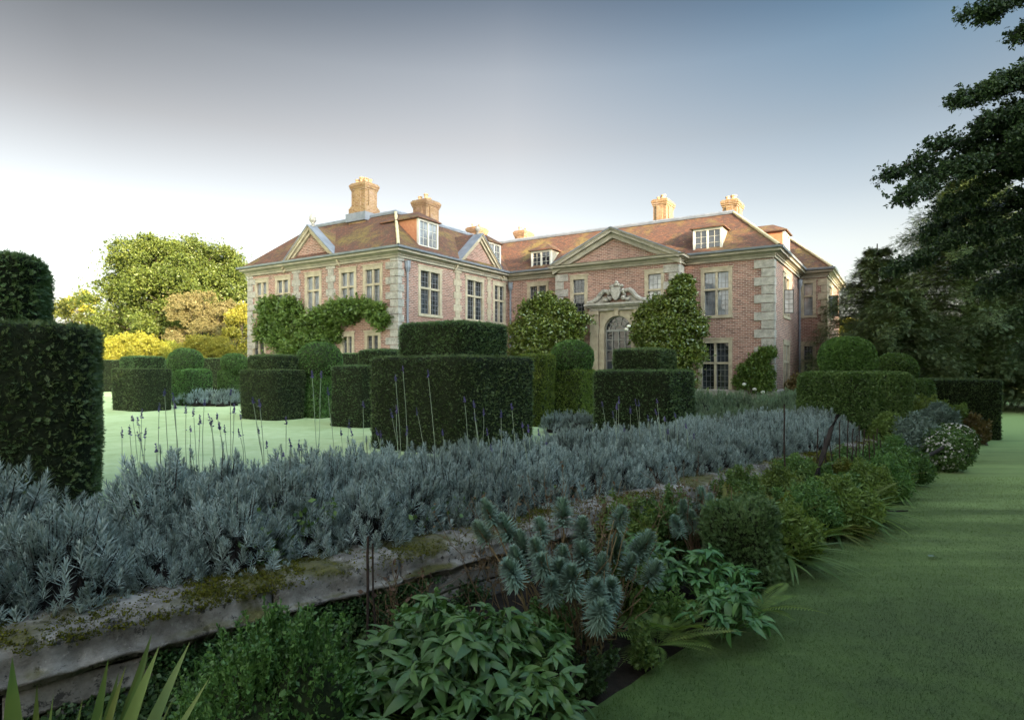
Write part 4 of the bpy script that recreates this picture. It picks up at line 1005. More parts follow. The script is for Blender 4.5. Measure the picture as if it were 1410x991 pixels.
# ------------------------------------------------------------------ plants on the house
def blob_foliage(root, name, blobs, n, size, mat, Ts, shell=.55, up=.15, clump=10, cs=.2):
    return crown_mesh(root, [(np.array(c), np.array(r)) for c, r in blobs], n, size, mat, Ts, shell, clump, cs, name, up)
def wall_plant(name, label, cat, a, b, blobs, n, size, mat, Ts, stems, shell=.55, flowers=None, clump=10):
    x, y, z = hw(a, b); root = thing(name, label, cat, (x, y, TZ), HROT)
    ch = []
    for e, r in stems:
        ch.append(tube(curve_pts((0, 0, -.02), e, .12, 9, .06), np.linspace(r, r * .3, 9), 7))
    qmesh("stem", ch, M_BARK, root, True)
    blob_foliage(root, "foliage", blobs, n, size, mat, Ts, shell, clump=clump)
    if flowers:
        P = np.array(flowers, float); V = ball(.11, .11, .08, (0, 0, 0), 10, 7, .015, 9.0)
        qmesh("flowers", [(V[0] + p, V[1]) for p in P], M_PETAL, root, True)
    return root
W0 = (-23.2, -11.0)
def wb_(x, z, rx, rz, ry=.45): return ((x - W0[0], .05 + .25, z), (rx * .88, ry * .8, rz * .85))
T_PINN = t_join([T_multi([((.1 + .2 * i, 0, 0), (.45, s * .9, -.25), .34, .07, (0, 0, 1)) for i in range(5) for s in (-1, 1)]), T_multi([((.9, 0, 0), (1, 0, -.2), .35, .07, (0, 0, 1))])])
wall_plant("wisteria", "green wisteria sprawling over the brick front of the left wing", "climber", *W0,
           [wb_(-27.1, 5.2, 1.0, .8), wb_(-26.4, 4.3, 1.5, 1.1), wb_(-25.2, 4.9, 1.3, .9), wb_(-25.4, 3.2, 1.9, 1.3, .6), wb_(-24.2, 2.0, 2.2, 1.3, .7), wb_(-23.0, 3.0, 1.5, 1.1, .6), wb_(-22.1, 4.3, 1.2, .8), wb_(-20.9, 4.75, 1.2, .6), wb_(-19.5, 4.8, 1.3, .6), wb_(-18.2, 4.5, .9, .65), wb_(-17.6, 4.0, .5, .6), wb_(-22.6, 1.6, 1.6, 1.0), wb_(-21.5, 3.4, .8, .7), wb_(-23.8, 4.2, .8, .5), wb_(-20.2, 4.3, .9, .5), wb_(-27.6, 3.6, .6, .6)],
           14000, .31, M_WIST, [T_PINN, TUFTS[0]], [((-2.8, .25, 4.4), .05), ((.5, .2, 3.6), .06), ((-1, .2, 2.5), .05)], .3)
MAG = [T_cluster(6, .2, .9), T_cluster(7, .17, 1.0)]
def mg(a0, b0, x, y, z, r, rz=None): return ((x - a0, y - b0, z), (r, r * .8, rz or r))
wall_plant("magnolia", "bushy evergreen magnolia left of the arched doorway", "shrub", -12.3, -2.4,
           [mg(-12.3, -2.4, x, y, z, r) for x, y, z, r in ((-12.4, -2.3, 5.3, .7), (-13.3, -2.3, 4.9, .8), (-11.3, -2.4, 4.9, .75), (-12.9, -2.4, 4.3, 1.0), (-10.4, -2.4, 4.0, .75), (-11.6, -2.4, 4.3, 1.0), (-14.2, -2.3, 3.9, .8), (-13.4, -2.5, 3.4, 1.1), (-12.2, -2.9, 3.4, 1.2), (-11.0, -2.5, 3.4, 1.0), (-13.5, -2.5, 2.1, 1.1), (-12.2, -3.1, 2.0, 1.3), (-10.9, -2.7, 2.2, 1.0), (-12.3, -2.7, 1.0, 1.4))],
           12500, .26, M_MAG, MAG, [((0, 0, 4.8), .1), ((-1, 0, 3.6), .07), ((1, -.1, 3.6), .07)], .5)
wall_plant("magnolia", "tall magnolia with creamy flowers right of the arched doorway", "shrub", -5.35, -2.5,
           [mg(-5.9, -2.5, -4.75 + (x + 4.9) * .78, y, z, r * .82) for x, y, z, r in ((-4.7, -2.3, 6.1, .5), (-4.9, -2.4, 5.5, .75), (-6.0, -2.4, 4.7, .9), (-4.9, -2.5, 4.6, 1.0), (-7.0, -2.5, 4.3, .85), (-4.2, -2.4, 3.6, .9), (-5.6, -2.9, 3.5, 1.2), (-7.1, -2.6, 3.3, 1.0), (-4.3, -2.5, 2.3, .95), (-5.7, -3.0, 2.2, 1.3), (-7.0, -2.7, 2.0, 1.0), (-5.6, -2.8, 1.0, 1.5))],
           15000, .26, M_MAG, MAG, [((.9, .1, 5.6), .1), ((-.8, 0, 4.2), .07), ((1.2, -.1, 3.0), .07)], .5,
           [(-1.35, -.85, 3.9), (-1.5, -.8, 3.75), (.9, -.95, 3.4), (-.9, -1.1, 2.5)])
wall_plant("climbing_rose", "small climbing rose on the brick beside the house's right corner", "climber", -1.0, -.6,
           [((x + 1.0, .25, z), (r, .3, r)) for x, z, r in ((-.35, 2.3, .35), (-.7, 1.9, .45), (-1.1, 1.4, .6), (-.4, 1.3, .5), (-1.4, .8, .6), (-.5, .6, .6), (-.1, 2.4, .25))],
           4500, .18, M_WIST, TUFTS, [((0, .3, 2.2), .04), ((-.4, .3, 1.4), .03), ((.5, .3, 1.4), .03)], .3, [(.2, -.1, .55), (-.3, -.2, .8), (.6, -.1, .4)])
wall_plant("climbing_rose", "reddish shrub at the foot of the house's side wall", "shrub", .9, 3.2,
           [((0, 0, .55), (.7, .7, .55)), ((.6, .8, .5), (.7, .7, .5)), ((.3, 1.8, .5), (.7, .8, .55))], 1500, .24, M_RUSTYPL, TUFTS, [((0, 0, .8), .03), ((.4, 1, .7), .03)], .3)

# ------------------------------------------------------------------ old stone garden wall with coping
def wall_stone_mat():
    m, nt, out = new_mat("mossy_wall_stone")
    co = coords(nt)
    n1 = noise(nt, co, 3.0, 9.0, 0.7); n2 = noise(nt, co, 14.0, 7.0, 0.75); n3 = noise(nt, co, 1.3, 5.0, .6, .6); n4 = noise(nt, co, 9.0, 6.0, .75)
    col = ramp(nt, n1, [(0.34, (0.085, 0.078, 0.068)), (0.50, (0.21, 0.198, 0.178)), (0.66, (0.37, 0.355, 0.33))])
    col = mix(nt, ramp(nt, n4, [(0.55, (0, 0, 0)), (0.60, (0.9,) * 3)]), col, (0.04, 0.038, 0.036))
    col = mix(nt, ramp(nt, n2, [(0.58, (0, 0, 0)), (0.66, (0.6,) * 3)]), col, (0.42, 0.39, 0.36))
    g = nt.nodes.new("ShaderNodeNewGeometry"); sx = nt.nodes.new("ShaderNodeSeparateXYZ"); L(nt, g.outputs["Normal"], sx.inputs[0])
    up = math_n(nt, 'ADD', math_n(nt, 'MULTIPLY', sx.outputs[2], 0.14), n3)
    col = mix(nt, ramp(nt, up, [(0.60, (0, 0, 0)), (0.70, (0.85,) * 3)]), col, ramp(nt, n2, [(.35, (0.04, 0.042, 0.01)), (.65, (0.11, 0.105, 0.022))]))
    principled(nt, out, col, 0.92, bump(nt, n2, 0.8, 0.012, bump(nt, n1, 0.8, 0.03)), 0.15)
    return m
M_WALL = wall_stone_mat()
wall = thing("garden_wall", "low old stone retaining wall with mossy moulded coping between lavender and border", "wall", wpt(0, 0, 0), math.atan2(WD[1], WD[0]))
# local frame of the wall: x along it, y towards the terrace
def extr(prof, x0, x1, step, amp, seed, tilt=0.0):
    xs = np.linspace(x0, x1, max(2, int((x1 - x0) / step) + 1)); P = []
    for a, b in zip(prof, prof[1:] + prof[:1]):                     # closed profile, finely divided
        k = max(1, int(math.hypot(b[0] - a[0], b[1] - a[1]) / .02))
        P += [(a[0] + (b[0] - a[0]) * i / k, a[1] + (b[1] - a[1]) * i / k) for i in range(k)]
    P = np.array(P); c = P.mean(axis=0); n = len(P); V = []
    for i, x in enumerate(xs):
        e = min(i, len(xs) - 1 - i); s = 1 - (.05 if e == 0 else 0.0)
        V.append(np.column_stack([np.full(n, x), c[0] + (P[:, 0] - c[0]) * s, c[1] + (P[:, 1] - c[1]) * s + tilt * (x - x0)]))
    V.append(np.tile(V[-1].mean(axis=0), (n, 1))); V.insert(0, np.tile(V[0].mean(axis=0), (n, 1)))
    m = len(V); V = np.concatenate(V)
    V = V + np.column_stack([0 * V[:, 0], fbm(V + seed, 7) * amp, fbm(V + seed + 31, 6) * amp + fbm(V + seed, 19) * amp * .5 + fbm(V + seed + 7, 47) * amp * .35])
    Fq = np.array([[i * n + j, i * n + (j + 1) % n, (i + 1) * n + (j + 1) % n, (i + 1) * n + j] for i in range(m - 1) for j in range(n)])
    return V, Fq
cop_prof = [(.015, .395), (-.012, .402), (-.016, .425), (-.040, .432), (-.044, .452), (-.012, .460), (-.002, .500), (-.002, .545), (.012, .556), (.016, .590), (.06, .606), (.25, .622), (.46, .612), (.47, .44), (.30, .395)]
x = -2.6; i = 0; COPS = []
while x < 13.2:
    ln = (1.35, 1.1, 1.5, .95, 1.25)[i % 5]; ln = min(ln, 13.25 - x)
    if ln < .3: break
    V, Fq = extr([(y + rng.normal() * .004, z + (0.02 if x < 1.6 else 0) * (z - .385) / .2) for y, z in cop_prof], x + .008, x + ln - .008, .025, .016, i * 3.1, rng.normal() * .006)
    qmesh("coping_stone", [(V, Fq)], M_WALL, wall, True); COPS.append((x, ln)); x += ln; i += 1
# courses of blocks under the coping
z0s = [(.24, .392, .008), (.08, .233, .014), (-.1, .073, .022)]
ch = []
for k, (za, zb, y) in enumerate(z0s):
    x = -2.6 - .3 * k
    while x < 13.2:
        ln = rng.uniform(.45, .85); x1 = min(x + ln, 13.2)
        if x1 - x > .05: ch.append(extr([(y, za), (y, zb), (.40, zb), (.40, za)], x + .006, x1 - .006, .06, .010, x * 2.7 + k * 9))
        x = x1
qmesh("wall_blocks", ch, M_WALL, wall, True)
# moss tufts growing on the coping
n = 60000
X = rng.uniform(-2.4, 13.2, n); Y = rng.uniform(-.02, .45, n)
msk = fbm(np.column_stack([X * 1.0, Y * 2.2, X * 0]), 1.5) + rng.normal(size=n) * .30 + .10 * (X < 1.3) + .35 * ((X > 3.9) & (X < 7.5)) > .42
X, Y = X[msk], Y[msk]
Z = np.interp(Y, [-.02, .03, .09, .30, .44], [.56, .595, .612, .622, .612]) + (X < 1.6) * .02 + rng.uniform(-.012, .012, len(X))
tag(qmesh("moss", [mixed([T_cluster(5, .3)], np.column_stack([X, Y, Z]), rvec(len(X)) + np.array([0, -.2, .9]), .017 * rng.uniform(.5, 1.6, len(X)))], M_MOSS, wall), kind="stuff")
# mossy patches and ferny tufts hanging on the face
n = 9000
n = 16000; X = rng.uniform(-2.4, 5.5, n); Zf = rng.uniform(.0, .40, n)
msk = fbm(np.column_stack([X, Zf * 1.5, X * 0 + 4]), 2.4) + rng.normal(size=n) * .2 > .18
X, Zf = X[msk], Zf[msk]
tag(qmesh("face_moss", [mixed([T_cluster(5, .3)], np.column_stack([X, .004 + rng.uniform(-.012, .008, len(X)), Zf]), rvec(len(X)) + np.array([0, -.9, -.2]), .035 * rng.uniform(.6, 1.5, len(X)))], M_IVY, wall), kind="stuff")

# ------------------------------------------------------------------ lavender
def lav_mesh(name, rad, h, n, seed, mat=M_LAV, ll=1.0, loose=1.0):
    r = np.random.default_rng(seed)
    Ts = [T_whorl(7, 5, .40, .026), T_whorl(7, 4, .46, .024), T_whorl(6, 5, .36, .028, 70, 25)]
    th = r.uniform(0, 2 * math.pi, n); u = np.sqrt(r.random(n)) * 1.0
    ph = u * R(72)
    D = np.column_stack([np.sin(ph) * np.cos(th), np.sin(ph) * np.sin(th), np.cos(ph)])
    k = r.uniform(.80, 1.10, n) * (1 + .24 * fbm(D + seed, 2.8))
    P = D * np.array([rad, rad, h]) * k[:, None] + np.array([0, 0, 0.0]); P[:, 2] = np.maximum(P[:, 2], .02)
    Dd = unit(D * .42 * loose + np.array([0, 0, .9]) + r.normal(size=(n, 3)) * .16)
    S = (.135 * ll) * r.uniform(.55, 1.5, n)
    ch = [(*mixed(Ts, P - Dd * S[:, None] * .7, Dd, S), 0)]
    m = n; j = np.arange(n)                      # woody shoots inside
    tw = (np.array([(0, -.008, 0), (1, -.004, 0), (1, .004, 0), (0, .008, 0)]), np.array([[0, 1, 2, 3]]))
    B = P[j] * np.array([.25, .25, 0]); ch.append((*scatter(tw, B, P[j] - B, np.linalg.norm(P[j] - B, axis=1)), 1))
    V, Fq = ball(rad * .50, rad * .50, h * .52, (0, 0, 0), 20, 12, .05, 5.0, seed); V[:, 2] = np.maximum(V[:, 2], 0)
    ch.append((V, Fq, 1))
    o = qmesh(name, ch, [mat, M_LAVCORE]); return o
LG = "lavender bushes behind the stone wall"
protos = [lav_mesh("lavender_bush", .42, .66, 330, 100 + i) for i in range(4)]
LL = "silvery blue grey lavender bush in the dense row behind the stone wall"
spots = []
for row, (d, hs) in enumerate(((.62, .88), (1.08, 1.02), (1.55, 1.06), (2.0, .95))):
    s = -3.0 + row * .2
    while s < 13.4:
        hz = hs * rng.uniform(.9, 1.14) * (1.12 if s < 3.2 else 1.0); dd = d + rng.uniform(-.1, .1)
        if row < 2 and .3 < s < 1.1: hz *= .82
        if not (row == 3 and (rng.random() < .22 or .25 < s < 1.2)) and not (row == 2 and .3 < s < 1.05): spots.append((s, dd, hz))
        s += rng.uniform(.42, .58) * (1 + .1 * (s > 6))
BUSH = []
for i, (s, d, hz) in enumerate(spots):
    x, y, _ = wpt(s, d); pr = protos[i % 4]
    if i < 4: o = pr; o.location = (x, y, TZ + .03); o.rotation_euler = (0, 0, rng.uniform(0, 6)); o.scale = (hz,) * 3
    else: o = copies(pr, (x, y, TZ + .03), rng.uniform(0, 6), hz)
    tag(o, LL, "lavender", LG); BUSH.append(o)
# second drift beyond, towards the house
lb2 = [lav_mesh("lavender_bush", .45, .62, 260, 140 + i, M_LAVG if i == 2 else M_LAV) for i in range(3)]
k = 0
for row, Z in enumerate((10.7, 11.7, 12.8, 14.0, 15.4, 16.8, 19.0, 22.0)):
    px = (965, 962, 960, 956, 955, 965, 968, 968)[row]
    while px < (1120, 1128, 1122, 1105, 1108, 1108, 1112, 1116)[row]:
        g = row >= 4 or (row == 3 and px < 1010)
        src = lb2[2] if g else lb2[k % 2]
        x, y, _ = at(px + rng.uniform(-6, 6), Z + rng.uniform(-.3, .3)); used = src.get("used", 0)
        s = rng.uniform(.95, 1.25) * (1.35 if row > 5 else 1)
        if not used: o = src; o["used"] = 1; o.location = (x, y, TZ); o.scale = (s,) * 3
        else: o = copies(src, (x, y, TZ), rng.uniform(0, 6), s)
        tag(o, "greenish lavender bush in the drift below the house's right window" if g else "pale blue grey lavender bush in the drift beyond the wall's row", "lavender", "green lavender drift" if g else "grey lavender drift")
        px += .62 / Z * F * rng.uniform(.8, 1.2); k += 1
for o in lb2:
    if "used" in o: del o["used"]
fr_s = [(258, 27), (274, 26.6), (290, 26.8), (306, 26.5), (320, 27)]
for px, Z in fr_s:
    tag(copies(lb2[0], at(px, Z, TZ), rng.uniform(0, 6), 1.15), "small grey lavender bush on the far lawn between the left yew blocks", "lavender", "lavender on the far lawn")
for px, Z in ((762, 15.6), (777, 15.9), (793, 15.5), (806, 15.8)):
    tag(copies(lb2[1], at(px, Z, TZ), rng.uniform(0, 6), .8), "small grey lavender bush at the foot of the bright box cube", "lavender", "lavender by the box cube")

# tall flower stalks standing out of the lavender
def stalk(h, seed, lean):
    r = np.random.default_rng(seed)
    top = np.array([lean[0], lean[1], h]); p = curve_pts((0, 0, 0), top, 0, 8, .003); p[:, :2] += np.outer(np.linspace(0, 1, 8) ** 2, np.array(lean) * .35)
    V, Fq = tube(p, np.linspace(.0042, .003, 8), 4); ch = [(V, Fq, 0)]
    n = int(r.integers(26, 44)); hl = r.uniform(.06, .11); d = unit(p[-1] - p[-2])
    t = r.random(n); P = p[-1] + d * (t * hl)[:, None]; D = rvec(n) + d * .8
    ch.append((*scatter(T_leaf(.34, .05), P, D, .022 * (1.1 - .5 * t)), 1))
    if r.random() < .4: ch.append((*scatter(T_leaf(.34, .05), p[-2] + rvec(5) * .004, rvec(5) + d, np.full(5, .013)), 1))
    return ch
def put_stalk(px, py, Z, i, zb=.9, m1=M_LAVBUD):
    tip = np.array([(px - CX) / F * Z, Z, zz(py, Z)])
    P = np.array([b.location for b in BUSH]); j = int(np.argmin(np.linalg.norm(P[:, :2] - (tip[:2] + rng.normal(size=2) * .12), axis=1))); b = BUSH[j]
    base = np.array([tip[0] + rng.uniform(-.04, .17), tip[1] + rng.uniform(-.08, .08), TZ + .03])
    h = tip[2] - base[2]; lean = (tip - base)[:2] / 1.35
    o = qmesh("flower_stalk", stalk(h, 900 + i, lean), [M_LAVSTEM, m1], None)
    M = b.matrix_world if False else None
    # stand it in its bush's own frame
    ca, sa = math.cos(-b.rotation_euler[2]), math.sin(-b.rotation_euler[2]); s = b.scale[0]
    v = np.array(base) - np.array(b.location); o.location = ((v[0] * ca - v[1] * sa) / s, (v[0] * sa + v[1] * ca) / s, v[2] / s)
    o.rotation_euler = (0, 0, -b.rotation_euler[2]); o.scale = (1 / s,) * 3; o.parent = b
sp = [(183, 580), (168, 604), (179, 600), (195, 576), (200, 602), (219, 568), (227, 545), (241, 563), (256, 570), (262, 596), (275, 585), (281, 560), (292, 587), (300, 578), (303, 592), (318, 545), (322, 570), (331, 602), (349, 556), (357, 600), (368, 618), (394, 585), (390, 630), (412, 620),
      (430, 520), (452, 545), (470, 600), (500, 560), (545, 525), (590, 520), (540, 575), (575, 570), (640, 555), (610, 600), (655, 580), (690, 575), (672, 600), (705, 565), (720, 590), (480, 590), (520, 600), (560, 600), (742, 600),
      (830, 560), (845, 575), (852, 555), (868, 570), (880, 560), (893, 580), (905, 555), (915, 580), (930, 575), (945, 590), (838, 590), (860, 595)]
sp += [(px + int(rng.integers(4, 16)), py + int(rng.integers(-14, 22))) for px, py in sp[::2]]
for i, (px, py) in enumerate(sp):
    Z = 6.0 if px < 420 else (7.2 if px < 800 else 8.8)
    put_stalk(px, py, Z + rng.uniform(-.5, .4), i)

# ------------------------------------------------------------------ border plants (below the wall)
def bz(px, py, Z): return np.array([(px - CX) / F * Z, Z, zz(py, Z)])
def shrub(name, label, cat, loc, rad, h, n, size, mat, Ts=LEAVES, shoots=0, group=None, core=M_BOXCORE, up=.35, corek=.8, e=2.2, parts=("foliage",), amp=.07, sl=1.0, lobes=None):
    root = thing(name, label, cat, loc, rng.uniform(0, 6), group)
    ch = []; lobes = lobes or [(0, 0, h * .47, rad, h * .5)]; tot = sum(l[3] ** 2 for l in lobes)
    for lx, ly, lz, lr, lh in lobes:
        c0 = np.array([lx, ly, lz]); nn = int(n * lr ** 2 / tot)
        V, Fq = ball(lr * corek, lr * corek, lh * corek, (lx, ly, lz), 34, 20, amp, 3.2 / max(lr, .25) * .5, rng.uniform(0, 50), e); V[:, 2] = np.maximum(V[:, 2], 0.0)
        P, Nn = cover(V, Fq, nn); Nn = unit(P - c0 + np.array([0, 0, lh * .25]))
        P = P + Nn * (rng.beta(1.2, 2.2, nn) * .28 * lr)[:, None]; k = P[:, 2] > .01; P, Nn = P[k], Nn[k]
        D = unit(Nn * .6 + rvec(len(P)) * .7 + np.array([0, 0, up]))
        ch += [(V, Fq, 1), (*mixed(Ts, P, D, size * rng.uniform(.6, 1.35, len(P))), 0)]
        for _ in range(int(shoots * lr ** 2 / tot)):
            th = rng.uniform(0, 6.28); ph = rng.uniform(0, 1.1); d = np.array([math.sin(ph) * math.cos(th), math.sin(ph) * math.sin(th), math.cos(ph)])
            b = c0 + d * np.array([lr, lr, lh]) * .85; dd = unit(d * .5 + np.array([0, 0, .8]) + rng.normal(size=3) * .15); ln = rng.uniform(.10, .22) * sl
            q = curve_pts(b, b + dd * ln, 0, 6, .004); ch.append((*tube(q, .0025, 4), 0))
            m = int(ln / .007); u = rng.random(m); pp = b + dd * ln * u[:, None]
            ch.append((*mixed(Ts, pp, unit(rvec(m) + dd * .7), size * rng.uniform(.6, 1.0, m)), 0))
    qmesh(parts[0], ch, [mat, core], root)
    return root
shrub("box_shrub", "bushy green box shrub with upright shoots at the bottom left of the border", "shrub", (-1.16, 2.95, .05), .45, .68, 15000, .029, M_BOX, LEAVES, 300, corek=.84, amp=.05, sl=1.2, lobes=[(0, 0, .30, .33, .34), (-.22, -.10, .22, .27, .24), (.24, .05, .26, .27, .30), (.08, .22, .36, .22, .30), (-.12, .16, .32, .22, .28), (.30, -.18, .16, .22, .17), (-.05, -.25, .16, .26, .2)])
shrub("box_shrub", "small piece of box at the bottom edge beside the broad leaved plant", "shrub", (-.72, 2.42, .03), .19, .36, 3000, .027, M_BOX, LEAVES, 50, amp=.06)
shrub("yew_mound", "low dark clipped yew mound in the border behind the broad leaves", "shrub", (2.16, 5.75, .05), .265, .70, 8000, .045, M_YEW, SPRIGS, 0, None, M_YEWCORE, .2, .97, 7.0)
shrub("box_mound", "small round green box bush beside the leaning pole", "shrub", (6.1, 10.1, .05), .42, .72, 4200, .055, M_BOX, BOXL, 0)

# broad leaved plants: stems carrying fans of drooping leaflets
T_BL = [T_blade(5, .17, .5, .28), T_blade(5, .20, .8, .25), T_blade(5, .15, .3, .32)]
def fan_plant(name, label, loc, rad, h, nst, leaf, mat, group=None, cat="plant", flat=.75):
    root = thing(name, label, cat, loc, rng.uniform(0, 6), group)
    st, lf = [], []
    for i in range(nst):
        th = rng.uniform(0, 6.28); u = math.sqrt(rng.random()); r = rad * u * .95
        top = np.array([r * math.cos(th), r * math.sin(th), h * (1 - .5 * u ** 2.2) * rng.uniform(.62, 1.08) * (1 + .12 * math.sin(3 * th + 1.3))])
        b = np.array([top[0] * .25, top[1] * .25, 0]); q = curve_pts(b, top, .06, 7, .008); st.append(tube(q, np.linspace(.006, .0035, 7), 4))
        out = np.array([math.cos(th), math.sin(th), 0]) if u > .25 else unit(rng.normal(size=3) * np.array([1, 1, 0]))
        k = int(rng.integers(5, 8)); a0 = math.atan2(out[1], out[0])
        for j in range(k):
            a = a0 + (j - (k - 1) / 2) * R(rng.uniform(38, 52)) + rng.normal() * .12
            d = np.array([math.cos(a), math.sin(a), rng.uniform(-.35, .75)])
            lf.append(t_place(T_BL[int(rng.integers(0, 3))], top + rng.normal(size=3) * .008, d, leaf * rng.uniform(.75, 1.2) * (1 - .12 * abs(j - (k - 1) / 2)), (rng.normal() * .4, rng.normal() * .4, 1)))
    qmesh("stems", st, M_WEED, root, True)
    qmesh("leaves", lf, mat, root, True)
    return root
fan_plant("hellebore", "large clump of glossy drooping broad leaves at the bottom of the picture", (-.27, 3.38, .03), .68, .58, 340, .125, M_PEONY)
fan_plant("hellebore", "clump of glossy leaves behind the tall spurge at the lawn's edge", (1.66, 5.1, .04), .34, .42, 60, .12, M_PEONY)
fan_plant("hellebore", "low leafy plant spilling over the lawn edge beside the small fern", (1.58, 4.62, .02), .3, .32, 40, .13, M_PEONY)
fan_plant("hellebore", "green leafy clump between the far spurge and the low yew mound", (1.15, 5.25, .05), .36, .5, 55, .13, M_PEONY)

# spurge: leaning stems ended by blue green bottlebrush heads
def spurge(label, loc, stems, seed=1, rad=.65):
    r = np.random.default_rng(seed); root = thing("spurge", label, "plant", loc, 0, None)
    st = []
    T = T_blade(2, .085, .12, .2)
    for tip, ln, w in stems:
        tip = np.array(tip) - np.array(loc); b = np.array([tip[0] * .35 + r.normal() * .05, tip[1] * .35 + r.normal() * .05, 0])
        q = curve_pts(b, tip, 0, 10, .012); q[:, 2] += np.sin(np.linspace(0, math.pi, 10)) * -.03
        st.append(tube(q, np.linspace(.009, .006, 10), 6))
        d = unit(q[-1] - q[-3]); n = int(300 * ln / .16)
        t = np.sort(r.random(n) ** .8); P = tip - d * ((1 - t) * ln)[:, None]
        a = np.arange(n) * 2.39996; s1 = unit(np.cross(d, np.array([.3, .9, .1]))); s2 = np.cross(d, s1)
        rad_ = np.cos(a)[:, None] * s1 + np.sin(a)[:, None] * s2
        D = rad_ * 1.0 + d * (-.05 + 1.9 * t ** 2)[:, None] + r.normal(size=(n, 3)) * .1
        S = w * (1 - .55 * t ** 3) * r.uniform(.85, 1.15, n)
        qmesh("leaf_head", [scatter(T, P, D, S, np.array([0, 0, 1.0]) + rvec(n) * .05)], M_SPURGE, root, True)
    for _ in range(26):                                               # bare old stems
        a = r.uniform(0, 6.28); q = curve_pts((.08 * math.cos(a), .08 * math.sin(a), 0), (rad * r.uniform(.3, 1) * math.cos(a), rad * r.uniform(.3, .9) * math.sin(a), r.uniform(.35, .9)), 0, 8, .02)
        st.append(tube(q, np.linspace(.006, .003, 8), 5))
    qmesh("stems", st, M_STEMBR, root, True)
    return root
hd = [(655, 720, 4.6), (690, 712, 4.55), (842, 800, 3.9), (905, 775, 4.4), (895, 735, 4.6), (800, 750, 4.3), (770, 775, 4.05), (666, 690, 4.5), (774, 690, 4.5), (742, 716, 4.4), (802, 715, 4.4), (857, 700, 4.5), (735, 745, 4.2), (698, 775, 3.85), (745, 768, 4.0), (775, 755, 4.2), (787, 782, 3.95), (822, 803, 3.75), (829, 835, 3.6), (830, 765, 4.3), (872, 765, 4.4), (885, 745, 4.6), (715, 735, 4.5), (760, 800, 3.9), (850, 740, 4.7), (707, 755, 4.3)]
spurge("large spurge with many blue green bottlebrush heads on bare leaning stems", (.47, 4.25, .05), [(bz(px, py, Z), rng.uniform(.14, .185), rng.uniform(.080, .105)) for px, py, Z in hd], 3)
hd = [(940, 690, 6.0), (965, 672, 6.1), (990, 690, 6.1), (978, 682, 5.9), (952, 705, 5.9), (1000, 700, 6.2), (928, 712, 5.8), (1010, 715, 6.0)]
spurge("smaller spurge of bottlebrush heads in front of the mossy coping", (1.84, 5.95, .05), [(bz(px, py, Z), .19, .085) for px, py, Z in hd], 5, .3)

# withered brown stems against the wall
def stems_plant(name, label, loc, n, rad, h, mat, leafm, leafn, leafs, cat="plant", group=None, thick=.004, Ts=LEAVES, lean=.4):
    root = thing(name, label, cat, loc, 0, group); st = []; P = []; D = []
    for _ in range(n):
        a = rng.uniform(0, 6.28); u = math.sqrt(rng.random()); b = np.array([rad * u * math.cos(a), rad * u * math.sin(a), 0])
        t = b + np.array([rng.normal() * lean * h * .5, rng.normal() * lean * h * .5, h * rng.uniform(.6, 1.08)]); q = curve_pts(b, t, 0, 8, .012)
        st.append(tube(q, np.linspace(thick, thick * .5, 8), 4))
        for _k in range(int(rng.integers(1, 4))):
            i = int(rng.integers(3, 7)); e = q[i] + np.array([rng.normal() * .12, rng.normal() * .12, .12]); st.append(tube(curve_pts(q[i], e, 0, 4, .005), thick * .5, 3))
            P.append(e); D.append(rng.normal(size=3))
        m = leafn; i = rng.integers(2, 8, m); P += list(q[i] + rng.normal(size=(m, 3)) * .025); D += list(rng.normal(size=(m, 3)) + np.array([0, 0, .2]))
    qmesh("stems", st, mat, root, True)
    if leafn: qmesh("leaves", [mixed(Ts, np.array(P), np.array(D), leafs * rng.uniform(.6, 1.4, len(P)))], leafm, root)
    return root
for px, Z, h, lab in ((690, 4.75, .95, "withered brown perennial against the wall beside the spurge's left head"), (765, 5.15, 1.1, "tall withered brown stems behind the spurge"), (560, 4.3, .55, "few bare dry stems in front of the wall right of the rusty rods"), (835, 5.4, .95, "brown dead stems rising past the mossy coping"), (945, 6.3, 1.05, "dark seed headed stalks beside the small spurge")):
    x, y, _ = at(px, Z)
    stems_plant("withered_plant", lab, (x, y, .05), 16, .22, h, M_STEMBR, M_DEAD, 9, .035)

# ferns
def T_frond(pairs=22, L0=.16):
    ls = []
    for i in range(pairs):
        t = (i + .5) / pairs; l = L0 * math.sin(math.pi * min(1, .12 + t * .95)) ** .7 * (1.0 if t < .85 else .6); x = .12 + .86 * t; z = -.35 * x * x + .12 * x
        for sg in (-1, 1): ls.append(((x, 0, z), (.35, sg, -.12), l, .016, (0, 0, 1)))
    V, Fq = T_multi(ls)
    xs = np.linspace(0, 1, 8); rr = tube(np.column_stack([xs, 0 * xs, -.35 * xs ** 2 + .12 * xs]), np.linspace(.008, .002, 8), 4)
    return t_join([(V, Fq), rr])
FR = [T_frond(20, .17), T_frond(26, .15), T_frond(24, .19)]
def fern(label, loc, ln, n, mat=M_FERN, up=.7, dirs=None):
    root = thing("fern", label, "fern", loc)
    for i in range(n):
        a = 2 * math.pi * i / n + rng.uniform(-.3, .3) if dirs is None else dirs[i % len(dirs)] + rng.uniform(-.25, .25)
        d = np.array([math.cos(a), math.sin(a), up * rng.uniform(.6, 1.3)])
        qmesh("frond", [t_place(FR[int(rng.integers(0, 3))], (0, 0, 0), d, ln * rng.uniform(.75, 1.15), (0, 0, 1))], mat, root)
    return root
fern("green fern arching over the bare soil at the lawn's edge below the spurge", (1.02, 4.35, .05), .55, 11, up=.45)
fern("yellowing upright fern before the coping beyond the mossy stones", (2.55, 6.9, .05), .78, 15, M_FERNY, 1.6)
